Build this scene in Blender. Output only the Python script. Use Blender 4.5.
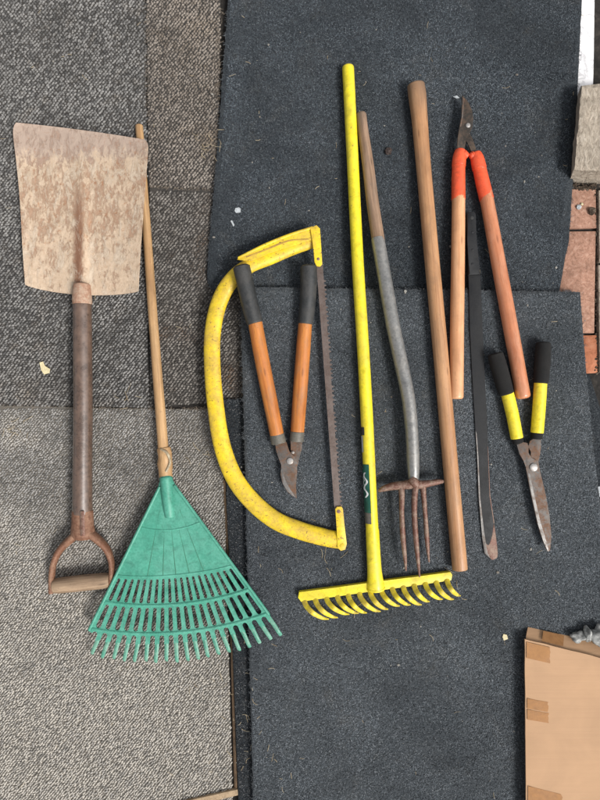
import bpy, bmesh, math, random
import numpy as np
from mathutils import Vector, noise

random.seed(7); rng = np.random.default_rng(7)
sc = bpy.context.scene
for o in list(bpy.data.objects): bpy.data.objects.remove(o)

# ------------------------------------------------------------------ camera
PX = 0.0022                       # metres on the ground for one photo pixel
FOV = math.radians(67.0)
HC = 400 * PX / math.tan(FOV / 2)  # camera height
cam = bpy.data.cameras.new('camera'); co = bpy.data.objects.new('camera', cam)
sc.collection.objects.link(co); co.location = (0, 0, HC); co.rotation_euler = (0, 0, 0)
cam.sensor_fit = 'VERTICAL'; cam.angle_y = FOV if hasattr(cam, 'angle_y') else FOV
cam.sensor_height = 24.0; cam.lens = 12.0 / math.tan(FOV / 2)
cam.clip_start = 0.01; cam.clip_end = 200
sc.camera = co
# ------------------------------------------------------------------ overcast light
SUN_EL, SUN_AZ = 50.0, -38.0       # azimuth measured from +x (image right) counter-clockwise
w = bpy.data.worlds.new('World'); sc.world = w; w.use_nodes = True
nt = w.node_tree; nt.nodes.clear()
wo = nt.nodes.new('ShaderNodeOutputWorld'); bg = nt.nodes.new('ShaderNodeBackground')
sky = nt.nodes.new('ShaderNodeTexSky'); sky.sky_type = 'NISHITA'; sky.sun_disc = False
sky.sun_elevation = math.radians(SUN_EL); sky.sun_rotation = math.radians(90 - SUN_AZ)
sky.dust_density = 4.0; sky.air_density = 1.0
hs = nt.nodes.new('ShaderNodeHueSaturation'); hs.inputs['Saturation'].default_value = 0.18
nt.links.new(sky.outputs[0], hs.inputs['Color']); nt.links.new(hs.outputs[0], bg.inputs[0])
bg.inputs[1].default_value = 0.078
nt.links.new(bg.outputs[0], wo.inputs[0])
sl = bpy.data.lights.new('sun', 'SUN'); so = bpy.data.objects.new('sun', sl); sc.collection.objects.link(so)
sl.energy = 1.5; sl.angle = math.radians(17); sl.color = (1.0, 0.975, 0.94)
e, a = math.radians(SUN_EL), math.radians(SUN_AZ)
so.rotation_euler = Vector((math.cos(e) * math.cos(a), math.cos(e) * math.sin(a), math.sin(e))).to_track_quat('Z', 'Y').to_euler()
sc.view_settings.view_transform = 'Standard'; sc.view_settings.look = 'None'
sc.view_settings.exposure = 0.92; sc.view_settings.gamma = 1.0
sc.view_settings.use_curve_mapping = False
sc.cycles.use_denoising = True

# ------------------------------------------------------------------ helpers
def P(x, y, z=0.0):
    k = PX * (HC - z) / HC
    return Vector(((x - 300) * k, (400 - y) * k, z))
def R(r, z=0.0): return r * PX * (HC - z) / HC
def link(o): sc.collection.objects.link(o); return o
def props(o, label=None, cat=None, group=None, kind=None):
    if label: o['label'] = label
    if cat: o['category'] = cat
    if group: o['group'] = group
    if kind: o['kind'] = kind
    return o
def thing(name, label, cat, loc, group=None):
    o = link(bpy.data.objects.new(name, None)); o.location = loc; o.empty_display_size = 0.02
    return props(o, label, cat, group)
def finish(name, me, m, parent, sharp=40):
    off = parent_loc(parent)
    if off.length > 0: 
        me.transform(__import__('mathutils').Matrix.Translation(-off))
    me.materials.append(m)
    for p in me.polygons: p.use_smooth = True
    me.set_sharp_from_angle(angle=math.radians(sharp))
    o = link(bpy.data.objects.new(name, me))
    if parent: o.parent = parent
    return o
def parent_loc(p):
    v = Vector((0, 0, 0))
    while p is not None:
        v += p.location; p = p.parent
    return v
def bm_obj(name, bm, m, parent=None, sharp=40):
    bmesh.ops.recalc_face_normals(bm, faces=bm.faces)
    me = bpy.data.meshes.new(name); bm.to_mesh(me); bm.free()
    return finish(name, me, m, parent, sharp)
def spline(pts, n=10):
    """Catmull-Rom through tuples of any length"""
    pts = [np.array(p, float) for p in pts]
    if len(pts) < 3:
        return [pts[0] + (pts[1] - pts[0]) * t for t in np.linspace(0, 1, n + 1)]
    q = [2 * pts[0] - pts[1]] + pts + [2 * pts[-1] - pts[-2]]
    out = []
    for i in range(1, len(q) - 2):
        for k in range(n):
            t = k / n; p0, p1, p2, p3 = q[i - 1], q[i], q[i + 1], q[i + 2]
            out.append(0.5 * (2 * p1 + (p2 - p0) * t + (2 * p0 - 5 * p1 + 4 * p2 - p3) * t * t + (3 * p1 - p0 - 3 * p2 + p3) * t ** 3))
    out.append(pts[-1]); return out
def tube(name, pts, m, parent=None, seg=18, flat=1.0, n=8, cap=0.35, cap2=None, smooth=True, rough=0.0, sharp=50, hollow=False):
    """pts: (px, py, z of axis, radius in px). Swept round or oval bar with rounded ends and a UV map (round, along)."""
    sp = spline(pts, n) if smooth else [np.array(p, float) for p in pts]
    ctr = [P(p[0], p[1], p[2]) for p in sp]; rad = [R(p[3], p[2]) for p in sp]
    if cap2 is None: cap2 = cap
    rings = []
    t0 = (ctr[1] - ctr[0]).normalized(); t1 = (ctr[-1] - ctr[-2]).normalized()
    if cap > 0:
        for q in (0.0, 0.3, 0.6, 0.85): rings.append((ctr[0] + t0 * rad[0] * cap * (1 - math.sqrt(1 - (1 - q) ** 2)) , rad[0] * (1 - cap * (1 - math.sqrt(max(0, 1 - (1 - q) ** 2))) ) if q > 0 else rad[0] * (1 - cap), t0))
        rings = [(ctr[0] + t0 * rad[0] * cap * (1 - math.sin(f)), rad[0] * (1 - cap + cap * math.cos(f)), t0) for f in (1.5708, 1.2, 0.8, 0.4)]
    L = len(ctr)
    for i in range(L):
        t = (ctr[min(i + 1, L - 1)] - ctr[max(i - 1, 0)]).normalized()
        c = ctr[i]
        if i == 0 and cap > 0: c = c + t0 * rad[0] * cap
        if i == L - 1 and cap2 > 0: c = c - t1 * rad[-1] * cap2
        rings.append((c, rad[i], t))
    if cap2 > 0:
        rings += [(ctr[-1] - t1 * rad[-1] * cap2 * (1 - math.sin(f)), rad[-1] * (1 - cap2 + cap2 * math.cos(f)), t1) for f in (0.4, 0.8, 1.2, 1.5708)]
    bm = bmesh.new(); uvl = bm.loops.layers.uv.new('UVMap'); vr = []; ln = []; acc = 0
    for i, (c, r, t) in enumerate(rings):
        if i: acc += (c - rings[i - 1][0]).length
        ln.append(acc)
        side = t.cross(Vector((0, 0, 1)))
        side = side.normalized() if side.length > 1e-6 else Vector((1, 0, 0))
        up = side.cross(t).normalized(); ring = []
        for k in range(seg):
            f = 2 * math.pi * k / seg - math.pi / 2
            rr = r * (1 + rough * noise.noise(Vector((math.cos(f) * 2, math.sin(f) * 2, acc * 60))))
            ring.append(bm.verts.new(c + side * math.cos(f) * rr + up * math.sin(f) * rr * flat))
        vr.append(ring)
    rm = max(r for _, r, _ in rings)
    for i in range(len(vr) - 1):
        for k in range(seg):
            fc = bm.faces.new((vr[i][k], vr[i][(k + 1) % seg], vr[i + 1][(k + 1) % seg], vr[i + 1][k]))
            for lp, (uu, vv) in zip(fc.loops, ((k, i), (k + 1, i), (k + 1, i + 1), (k, i + 1))):
                lp[uvl].uv = (uu / seg * 2 * math.pi * rm, ln[vv])
    for ring in (vr[0], vr[-1]):
        fc = bm.faces.new(ring)
        for k, lp in enumerate(fc.loops): lp[uvl].uv = (lp.vert.co.x, lp.vert.co.y)
    return bm_obj(name, bm, m, parent, sharp)
def plate(name, outline, z, th, m, parent=None, bevel=0.0008, zf=None, smooth_n=0, sharp=35):
    """outline in pixels at height z (top); extruded down by th. zf(px,py)->z overrides."""
    if smooth_n:
        o2 = outline + [outline[0]]
        outline = [tuple(p) for p in spline(o2, smooth_n)[:-1]]
    bm = bmesh.new(); top = []; bot = []
    for p in outline:
        zz = zf(p[0], p[1]) if zf else (p[2] if len(p) > 2 else z)
        c = P(p[0], p[1], zz); top.append(bm.verts.new(c)); bot.append(bm.verts.new(c - Vector((0, 0, th))))
    ft = bm.faces.new(top); bm.faces.new(bot[::-1])
    n = len(top)
    for i in range(n): bm.faces.new((top[i], bot[i], bot[(i + 1) % n], top[(i + 1) % n]))
    if bevel:
        bmesh.ops.bevel(bm, geom=[e for e in ft.edges], offset=bevel, segments=2, affect='EDGES', profile=0.6, clamp_overlap=True)
    return bm_obj(name, bm, m, parent, sharp)
def bolt(name, x, y, z, r, h, m, parent=None, seg=20, dome=0.4):
    c = P(x, y, z); rr = R(r, z); bm = bmesh.new(); rings = []
    for (q, hh) in ((1, 0), (1, h * (1 - dome)), (0.85, h * (1 - dome * 0.4)), (0.5, h), (0.0, h)):
        if q == 0: rings.append([bm.verts.new(c + Vector((0, 0, hh)))])
        else: rings.append([bm.verts.new(c + Vector((math.cos(k * 2 * math.pi / seg) * rr * q, math.sin(k * 2 * math.pi / seg) * rr * q, hh))) for k in range(seg)])
    for i in range(len(rings) - 1):
        A, B = rings[i], rings[i + 1]
        for k in range(seg):
            if len(B) == 1: bm.faces.new((A[k], A[(k + 1) % seg], B[0]))
            else: bm.faces.new((A[k], A[(k + 1) % seg], B[(k + 1) % seg], B[k]))
    bm.faces.new(rings[0][::-1])
    return bm_obj(name, bm, m, parent)

# ------------------------------------------------------------------ materials
def new_mat(name):
    m = bpy.data.materials.new(name); m.use_nodes = True
    t = m.node_tree; return m, t, t.nodes['Principled BSDF']
class N:
    def __init__(s, t): s.t = t
    def add(s, k, **kw):
        n = s.t.nodes.new(k)
        for a_, v in kw.items(): setattr(n, a_, v)
        return n
    def coord(s, scale=(1, 1, 1), src='Object', rot=0):
        tc = s.add('ShaderNodeTexCoord'); mp = s.add('ShaderNodeMapping')
        mp.inputs['Scale'].default_value = scale; mp.inputs['Rotation'].default_value = (0, 0, rot)
        s.t.links.new(tc.outputs[src], mp.inputs[0]); return mp.outputs[0]
    def noise(s, vec, scale, detail=4, rough=0.55, dist=0.0):
        n = s.add('ShaderNodeTexNoise'); n.inputs['Scale'].default_value = scale; n.inputs['Detail'].default_value = detail
        n.inputs['Roughness'].default_value = rough; n.inputs['Distortion'].default_value = dist
        s.t.links.new(vec, n.inputs['Vector']); return n.outputs['Fac']
    def voro(s, vec, scale, out='Distance', rnd=1.0, feature='F1'):
        n = s.add('ShaderNodeTexVoronoi', feature=feature); n.inputs['Scale'].default_value = scale; n.inputs['Randomness'].default_value = rnd
        s.t.links.new(vec, n.inputs['Vector']); return n.outputs[out]
    def ramp(s, fac, stops):
        r = s.add('ShaderNodeValToRGB'); cr = r.color_ramp
        while len(cr.elements) < len(stops): cr.elements.new(0.5)
        for el, (p, c) in zip(cr.elements, stops):
            el.position = p; el.color = (*c, 1) if not isinstance(c, (int, float)) else (c, c, c, 1)
        s.t.links.new(fac, r.inputs[0]); return r.outputs[0]
    def mix(s, fac, a_, b_, mode='MIX'):
        n = s.add('ShaderNodeMix', data_type='RGBA', blend_type=mode)
        for i, v in ((0, fac), (6, a_), (7, b_)):
            if isinstance(v, (int, float)): n.inputs[i].default_value = v
            elif isinstance(v, tuple): n.inputs[i].default_value = (*v, 1)
            else: s.t.links.new(v, n.inputs[i])
        return n.outputs[2]
    def math(s, op, a_, b_=0.0):
        n = s.add('ShaderNodeMath', operation=op)
        for i, v in ((0, a_), (1, b_)):
            if isinstance(v, (int, float)): n.inputs[i].default_value = v
            else: s.t.links.new(v, n.inputs[i])
        return n.outputs[0]
    def attr(s, name):
        n = s.add('ShaderNodeAttribute'); n.attribute_name = name; return n.outputs['Fac']
    def bump(s, h, strength, dist, bsdf):
        n = s.add('ShaderNodeBump'); n.inputs['Strength'].default_value = strength; n.inputs['Distance'].default_value = dist
        s.t.links.new(h, n.inputs['Height']); s.t.links.new(n.outputs[0], bsdf.inputs['Normal'])

def worn(name, col, dirt, rough=0.5, sc1=30, sc2=180, amt=0.45, chip=None, chip_at=0.66, bump=0.15, metal=0.0, spec=0.5, vary=0.12, speck=0.6, mott=1.0):
    """painted / plastic / metal surface with uneven tone, grime patches and chips"""
    m, t, b = new_mat(name); n = N(t); v = n.coord()
    big = n.noise(v, sc1, 5, 0.6, 0.4); fine = n.noise(v, sc2, 4, 0.65)
    base = n.mix(n.ramp(fine, [(0.3, 0.0), (0.7, 1.0)]), tuple(c * (1 - vary) for c in col), tuple(min(1, c * (1 + vary)) for c in col))
    f = n.ramp(n.math('ADD', n.math('MULTIPLY', big, 0.6), n.math('MULTIPLY', fine, 0.4)), [(0.44, 0.0), (0.60, 1.0)])
    c = n.mix(n.math('MULTIPLY', f, amt), base, dirt)
    c = n.mix(1.0, c, n.ramp(n.noise(v, sc1 * 2.6, 6, 0.7, 0.6), [(0.3, 1 - 0.28 * mott), (0.5, 1.0), (0.7, 1 + 0.12 * mott)]), 'MULTIPLY')
    c = n.mix(n.ramp(n.noise(v, sc2 * 2.2, 3, 0.6), [(0.60, 0.0), (0.68, 0.5 * speck)]), c, tuple(q * 0.35 for q in dirt))
    if chip:
        ch = n.ramp(n.noise(v, sc2 * 0.7, 6, 0.7, 0.3), [(chip_at, 0.0), (chip_at + 0.04, 1.0)])
        c = n.mix(ch, c, chip)
    t.links.new(c, b.inputs['Base Color']); b.inputs['Metallic'].default_value = metal
    t.links.new(n.math('ADD', n.math('MULTIPLY', f, 0.2), rough), b.inputs['Roughness'])
    b.inputs['Specular IOR Level'].default_value = spec
    n.bump(fine, bump, 0.0015, b); return m
def wood(name, light, dark, rough=0.5, grain=1.0, dirt=None, dirt_amt=0.4, spec=0.4, rings=(260, 7), end=None):
    m, t, b = new_mat(name); n = N(t)
    v = n.coord((rings[0], rings[1], 1), 'UV'); v2 = n.coord((30, 5, 1), 'UV'); v3 = n.coord((1, 1, 1), 'UV')
    g = n.noise(v, 1.0, 5, 0.6, 0.6); g2 = n.noise(v2, 1.0, 3, 0.5, 0.3); g3 = n.noise(v3, 160, 4, 0.7)
    s_ = n.math('ADD', n.math('MULTIPLY', g, 0.6 * grain), n.math('MULTIPLY', g2, 0.4))
    c = n.mix(n.ramp(s_, [(0.38, 0.0), (0.60, 1.0)]), dark, light)
    c = n.mix(1.0, c, n.ramp(n.noise(n.coord((14, 9, 1), 'UV'), 1.0, 5, 0.65, 0.5), [(0.3, 0.74), (0.5, 1.0), (0.7, 1.12)]), 'MULTIPLY')
    if dirt:
        d = n.ramp(n.noise(n.coord((60, 14, 1), 'UV'), 1.0, 6, 0.7, 0.8), [(0.5, 0.0), (0.72, 1.0)])
        c = n.mix(n.math('MULTIPLY', d, dirt_amt), c, dirt)
    if end:
        sp_ = n.add('ShaderNodeSeparateXYZ'); t.links.new(v3, sp_.inputs[0])
        ed = n.ramp(n.math('ADD', sp_.outputs[1], n.math('MULTIPLY', n.math('SUBTRACT', g2, 0.5), 0.12)), [(0.0, 0.7), (end, 0.0)])
        c = n.mix(ed, c, (0.13, 0.095, 0.07))
    scr = n.noise(n.coord((420, 16, 1), 'UV'), 1.0, 3, 0.6, 1.0)
    c = n.mix(n.ramp(scr, [(0.66, 0.0), (0.72, 0.6)]), c, tuple(q * 0.35 for q in dark))
    c = n.mix(n.ramp(n.voro(n.coord((38, 10, 1), 'UV'), 1.0), [(0.05, 0.55), (0.12, 0.0)]), c, tuple(q * 0.4 for q in dark))
    c = n.mix(n.ramp(g3, [(0.62, 0.0), (0.7, 0.5)]), c, tuple(q * 0.45 for q in dark))
    t.links.new(c, b.inputs['Base Color']); b.inputs['Roughness'].default_value = rough
    b.inputs['Specular IOR Level'].default_value = spec
    n.bump(g, 0.25, 0.0012, b); return m
def felt(name, dark, mid, light):
    """needle-punched carpet mat: short tangled fibres, dark with pale flecks"""
    m, t, b = new_mat(name); n = N(t)
    v = n.coord(); va = n.coord((1, 0.35, 1), rot=0.6); vb = n.coord((0.35, 1, 1), rot=0.5)
    f1 = n.noise(va, 620, 3, 0.6, 0.8); f2 = n.noise(vb, 560, 3, 0.6, 0.8); f3 = n.noise(v, 260, 3, 0.7)
    s_ = n.math('MAXIMUM', f1, f2)
    h = n.math('ADD', n.math('MULTIPLY', s_, 0.62), n.math('MULTIPLY', f3, 0.38))
    c = n.ramp(h, [(0.40, dark), (0.54, mid), (0.62, tuple((p + q) / 2 for p, q in zip(mid, light))), (0.72, light)])
    big = n.noise(v, 5, 5, 0.6, 0.5)
    c = n.mix(1.0, c, n.ramp(big, [(0.3, (0.74, 0.76, 0.78)), (0.7, (1.2, 1.18, 1.15))]), 'MULTIPLY')
    dust = n.ramp(n.noise(v, 14, 6, 0.7, 0.8), [(0.56, 0.0), (0.8, 0.22)])
    c = n.mix(dust, c, (0.16, 0.14, 0.115))
    t.links.new(c, b.inputs['Base Color']); b.inputs['Roughness'].default_value = 0.95
    b.inputs['Specular IOR Level'].default_value = 0.12
    n.bump(h, 0.9, 0.004, b); return m
def pile_mat(name, dark, light, dust):
    m, t, b = new_mat(name); n = N(t); v = n.coord()
    tint = n.attr('tint'); st = n.attr('stain_fade')
    c = n.ramp(tint, [(0.0, dark), (0.45, tuple(p * 0.45 + q * 0.55 for p, q in zip(dark, light))), (1.0, light)])
    c = n.mix(1.0, c, n.ramp(n.noise(v, 900, 3, 0.7), [(0.3, 0.55), (0.7, 1.3)]), 'MULTIPLY')
    c = n.mix(1.0, c, n.ramp(n.noise(v, 7, 6, 0.62, 0.8), [(0.3, 0.66), (0.5, 1.0), (0.7, 1.25)]), 'MULTIPLY')
    c = n.mix(n.ramp(n.noise(v, 22, 5, 0.7, 0.6), [(0.55, 0.0), (0.78, 0.45)]), c, tuple(q * 0.7 for q in dust))
    c = n.mix(st, c, dust)  # stains and the downward paling share this blend colour
    t.links.new(c, b.inputs['Base Color']); b.inputs['Roughness'].default_value = 0.92
    b.inputs['Specular IOR Level'].default_value = 0.15
    n.bump(n.noise(v, 1300, 3, 0.6), 0.5, 0.001, b); return m
def stone_mat(name, c0, c1, c2, sc1=60, rough=0.9, bump=0.6, dist=0.004, stretch=(1, 1, 1)):
    m, t, b = new_mat(name); n = N(t); v = n.coord(stretch)
    a_ = n.noise(v, sc1, 7, 0.7, 0.5); d = n.noise(v, sc1 * 0.2, 4, 0.6)
    c = n.ramp(a_, [(0.3, c0), (0.52, c1), (0.72, c2)])
    c = n.mix(1.0, c, n.ramp(d, [(0.3, 0.75), (0.7, 1.15)]), 'MULTIPLY')
    t.links.new(c, b.inputs['Base Color']); b.inputs['Roughness'].default_value = rough
    b.inputs['Specular IOR Level'].default_value = 0.25
    n.bump(a_, bump, dist, b); return m

M = {}
M['ground'] = stone_mat('ground', (0.012, 0.011, 0.010), (0.03, 0.027, 0.024), (0.07, 0.06, 0.05))
M['felt_a'] = felt('felt_upper', (0.018, 0.021, 0.024), (0.044, 0.051, 0.058), (0.10, 0.111, 0.12))
M['felt_b'] = felt('felt_lower', (0.024, 0.027, 0.030), (0.062, 0.070, 0.077), (0.13, 0.14, 0.15))
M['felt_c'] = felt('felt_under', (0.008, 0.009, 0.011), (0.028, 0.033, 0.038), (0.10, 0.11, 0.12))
M['backing'] = worn('carpet_backing', (0.05, 0.047, 0.044), (0.09, 0.08, 0.07), 0.95, spec=0.1)
M['backing_pale'] = worn('carpet_backing_pale', (0.13, 0.12, 0.105), (0.19, 0.165, 0.135), 0.95, spec=0.1)
M['pile_a'] = pile_mat('pile_grey', (0.075, 0.073, 0.071), (0.27, 0.262, 0.25), (0.36, 0.30, 0.235))
M['pile_b'] = pile_mat('pile_brown', (0.085, 0.074, 0.065), (0.275, 0.243, 0.212), (0.30, 0.24, 0.18))
M['pile_c'] = pile_mat('pile_mid', (0.068, 0.062, 0.056), (0.235, 0.218, 0.198), (0.10, 0.06, 0.035))
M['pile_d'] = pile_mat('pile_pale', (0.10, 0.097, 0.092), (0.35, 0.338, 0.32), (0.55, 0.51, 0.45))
M['brick'] = stone_mat('brick_pink', (0.22, 0.12, 0.08), (0.39, 0.215, 0.15), (0.50, 0.33, 0.25), 130)
M['brick_o'] = stone_mat('brick_orange', (0.24, 0.085, 0.04), (0.42, 0.16, 0.085), (0.48, 0.22, 0.13), 45)
M['concrete'] = stone_mat('concrete_rough', (0.24, 0.20, 0.155), (0.46, 0.39, 0.31), (0.60, 0.53, 0.44), 120, bump=1.0, dist=0.008, stretch=(1, 0.45, 1))
M['soil'] = stone_mat('soil', (0.02, 0.014, 0.01), (0.07, 0.05, 0.035), (0.2, 0.16, 0.12), 150)
m, t, b = new_mat('marble'); n = N(t); v = n.coord()
vn = n.ramp(n.math('ABSOLUTE', n.math('SUBTRACT', n.noise(v, 14, 5, 0.6, 1.2), 0.5)), [(0.0, 0.62), (0.03, 0.9), (0.1, 1.0)])
t.links.new(n.mix(1.0, (0.86, 0.85, 0.86), vn, 'MULTIPLY'), b.inputs['Base Color']); b.inputs['Roughness'].default_value = 0.4
M['marble'] = m
M['batten'] = worn('batten_wood', (0.20, 0.125, 0.07), (0.06, 0.04, 0.025), 0.8, 40, 260, 0.7)
M['batten_pale'] = worn('batten_pale', (0.40, 0.29, 0.18), (0.15, 0.10, 0.06), 0.8, 40, 260, 0.6)

M['bamboo'] = wood('rake_handle_wood', (0.53, 0.33, 0.16), (0.34, 0.19, 0.085), 0.5, dirt=(0.2, 0.13, 0.08), dirt_amt=0.4)
M['pole'] = wood('mattock_handle_wood', (0.51, 0.28, 0.14), (0.37, 0.18, 0.083), 0.42, dirt=(0.27, 0.165, 0.10), dirt_amt=0.6, end=0.09)
M['fork_wood'] = wood('fork_handle_wood', (0.36, 0.235, 0.155), (0.19, 0.115, 0.07), 0.7, dirt=(0.16, 0.13, 0.11), dirt_amt=0.6, end=0.05)
M['grip_wood'] = wood('shovel_grip_wood', (0.40, 0.28, 0.18), (0.20, 0.13, 0.08), 0.65, dirt=(0.13, 0.09, 0.06), dirt_amt=0.5)
M['lop_wood'] = wood('lopper_wood_pale', (0.74, 0.41, 0.22), (0.60, 0.29, 0.14), 0.33, spec=0.5)
M['lop_wood2'] = wood('lopper_wood_red', (0.60, 0.245, 0.125), (0.48, 0.17, 0.08), 0.28, spec=0.6, dirt=(0.66, 0.38, 0.25), dirt_amt=0.5)
M['orange_wood'] = wood('lopper_orange_wood', (0.58, 0.215, 0.05), (0.40, 0.125, 0.03), 0.45, dirt=(0.27, 0.16, 0.09), dirt_amt=0.8)
M['shaft'] = worn('shovel_shaft', (0.088, 0.054, 0.038), (0.165, 0.10, 0.068), 0.25, 25, 160, 0.7, chip=(0.045, 0.026, 0.02), chip_at=0.64, spec=0.9)
bs_ = M['shaft'].node_tree.nodes['Principled BSDF']; bs_.inputs['Coat Weight'].default_value = 0.6; bs_.inputs['Coat Roughness'].default_value = 0.22
M['rust'] = worn('rusty_iron', (0.19, 0.085, 0.048), (0.33, 0.20, 0.13), 0.6, 40, 220, 0.7, chip=(0.06, 0.035, 0.025), metal=0.15, bump=0.4)
M['rust_pale'] = worn('rusty_socket', (0.36, 0.20, 0.13), (0.50, 0.38, 0.28), 0.6, 60, 220, 0.8, chip=(0.2, 0.1, 0.06), metal=0.05, bump=0.4)
M['rust_dk'] = worn('rusty_iron_fork', (0.145, 0.062, 0.042), (0.29, 0.21, 0.16), 0.5, 60, 300, 0.9, chip=(0.055, 0.03, 0.025), metal=0.2, bump=0.4)
M['steel_grey'] = worn('grey_tube', (0.25, 0.25, 0.243), (0.34, 0.32, 0.29), 0.32, 25, 200, 0.5, metal=0.45, chip=(0.1, 0.08, 0.06))
M['blade_rust'] = worn('worn_blade', (0.115, 0.102, 0.092), (0.145, 0.072, 0.038), 0.5, 45, 240, 0.95, metal=0.25, chip=(0.075, 0.045, 0.03), chip_at=0.6)
M['blade_bright'] = worn('worn_edge', (0.22, 0.21, 0.20), (0.13, 0.10, 0.08), 0.42, 70, 300, 0.85, metal=0.4)
M['blade_dark'] = worn('dark_blade', (0.05, 0.043, 0.037), (0.12, 0.08, 0.055), 0.42, 50, 300, 0.7, metal=0.5, chip=(0.02, 0.018, 0.016))
M['saw_steel'] = worn('saw_blade', (0.15, 0.118, 0.105), (0.10, 0.063, 0.048), 0.5, 35, 300, 0.7, metal=0.4)
M['bolt'] = worn('bolt', (0.40, 0.39, 0.38), (0.25, 0.19, 0.14), 0.4, 120, 400, 0.6, metal=0.5)
M['yel_saw'] = worn('saw_yellow', (0.80, 0.57, 0.022), (0.46, 0.29, 0.06), 0.38, 28, 210, 0.7, chip=(0.16, 0.08, 0.035), chip_at=0.60)
M['yel_tine'] = worn('rake_yellow_tine', (0.78, 0.62, 0.03), (0.42, 0.30, 0.07), 0.4, 55, 240, 0.65, chip=(0.17, 0.09, 0.045), chip_at=0.63)
M['yel_dk'] = worn('saw_yellow_crease_shade', (0.46, 0.29, 0.04), (0.28, 0.15, 0.05), 0.5, 60, 240, 0.7)  # darker yellow for the painted shade in the lever fold
M['yel_rake'] = worn('rake_yellow', (0.82, 0.68, 0.025), (0.58, 0.45, 0.06), 0.36, 20, 170, 0.5, chip=(0.30, 0.19, 0.06), chip_at=0.655)
M['yel_shear'] = worn('shears_yellow', (0.86, 0.70, 0.03), (0.6, 0.5, 0.08), 0.36, 30, 200, 0.35, chip=(0.12, 0.1, 0.05), chip_at=0.72)
M['red'] = worn('red_sleeve', (0.80, 0.105, 0.035), (0.62, 0.085, 0.035), 0.4, 40, 250, 0.5)
M['foam'] = worn('black_foam', (0.012, 0.012, 0.012), (0.03, 0.028, 0.026), 0.85, 40, 700, 0.5, bump=0.5, spec=0.3)
M['rubber'] = worn('black_grip', (0.024, 0.026, 0.027), (0.06, 0.057, 0.053), 0.5, 35, 260, 0.7, chip=(0.13, 0.12, 0.11), chip_at=0.7)
M['collar'] = worn('grey_collar', (0.105, 0.10, 0.085), (0.17, 0.145, 0.11), 0.5, 40, 260, 0.6)
M['blk_plastic'] = worn('machete_grip', (0.012, 0.013, 0.015), (0.028, 0.028, 0.028), 0.5, 40, 300, 0.5, spec=0.3)
M['green'] = worn('rake_green', (0.058, 0.285, 0.198), (0.11, 0.37, 0.275), 0.36, 18, 220, 0.6, speck=0.35, chip=(0.17, 0.30, 0.225), chip_at=0.67)
M['green_tine'] = worn('rake_green_tine', (0.075, 0.285, 0.198), (0.20, 0.36, 0.27), 0.4, 50, 260, 0.7)
M['green_dk'] = worn('rake_green_line', (0.03, 0.17, 0.105), (0.05, 0.2, 0.13), 0.5)
M['green_tip'] = worn('rake_green_tip', (0.11, 0.29, 0.20), (0.30, 0.34, 0.27), 0.5, 90, 300, 0.8)
M['card'] = worn('cardboard', (0.53, 0.345, 0.21), (0.50, 0.32, 0.19), 0.8, 10, 150, 0.25, spec=0.2, vary=0.04, speck=0.12, mott=0.12)
m, t, b = new_mat('cardboard_face'); n = N(t); v = n.coord()
fl_ = n.noise(n.coord((3, 120, 3), rot=0.24), 1.0, 4, 0.6, 0.2); fb = n.noise(v, 9, 4, 0.6, 0.5); ff = n.noise(n.coord((60, 300, 60), rot=0.24), 1.0, 4, 0.7)
c = n.mix(n.ramp(fl_, [(0.35, 0.0), (0.65, 1.0)]), (0.452, 0.278, 0.16), (0.465, 0.288, 0.166))
c = n.mix(1.0, c, n.ramp(fb, [(0.3, 0.9), (0.7, 1.06)]), 'MULTIPLY'); c = n.mix(n.ramp(ff, [(0.62, 0.0), (0.75, 0.14)]), c, (0.3, 0.17, 0.09))
t.links.new(c, b.inputs['Base Color']); b.inputs['Roughness'].default_value = 0.75; b.inputs['Specular IOR Level'].default_value = 0.25
n.bump(n.math('ADD', fl_, n.math('MULTIPLY', fb, 0.5)), 0.2, 0.003, b); M['card_face'] = m
M['card_in'] = worn('cardboard_edge', (0.40, 0.25, 0.14), (0.3, 0.18, 0.1), 0.85, 30, 300, 0.4, spec=0.2)
M['tape'] = worn('parcel_tape', (0.33, 0.165, 0.068), (0.37, 0.195, 0.085), 0.5, 16, 120, 0.5, spec=0.12, speck=0.1, mott=0.3)
M['sticker'] = worn('green_sticker', (0.012, 0.085, 0.055), (0.03, 0.12, 0.08), 0.35)
M['white'] = worn('white_print', (0.75, 0.76, 0.74), (0.6, 0.6, 0.57), 0.5)
M['black_print'] = worn('black_print', (0.02, 0.02, 0.02), (0.05, 0.05, 0.045), 0.5)
M['paper'] = worn('paper_scrap', (0.50, 0.53, 0.55), (0.25, 0.27, 0.28), 0.7, 300, 500, 0.9)
M['bag'] = worn('grey_plastic_bag', (0.21, 0.215, 0.205), (0.42, 0.42, 0.40), 0.4, 60, 200, 0.9)
M['straw'] = worn('straw', (0.46, 0.39, 0.27), (0.26, 0.19, 0.11), 0.8, 60, 60, 0.8)
M['leaf'] = worn('pale_leaf', (0.66, 0.58, 0.36), (0.5, 0.4, 0.2), 0.7)
M['fray'] = worn('fray_grey', (0.10, 0.11, 0.118), (0.05, 0.055, 0.06), 0.9, 60, 60, 0.8)
M['fray_tan'] = worn('fray_tan', (0.22, 0.18, 0.14), (0.10, 0.08, 0.06), 0.9, 60, 60, 0.8)
M['grit'] = worn('grit', (0.30, 0.29, 0.26), (0.14, 0.12, 0.10), 0.9, 8, 8, 0.9)
M['clod'] = stone_mat('clod', (0.03, 0.022, 0.02), (0.06, 0.045, 0.04), (0.13, 0.1, 0.09), 200)
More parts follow.
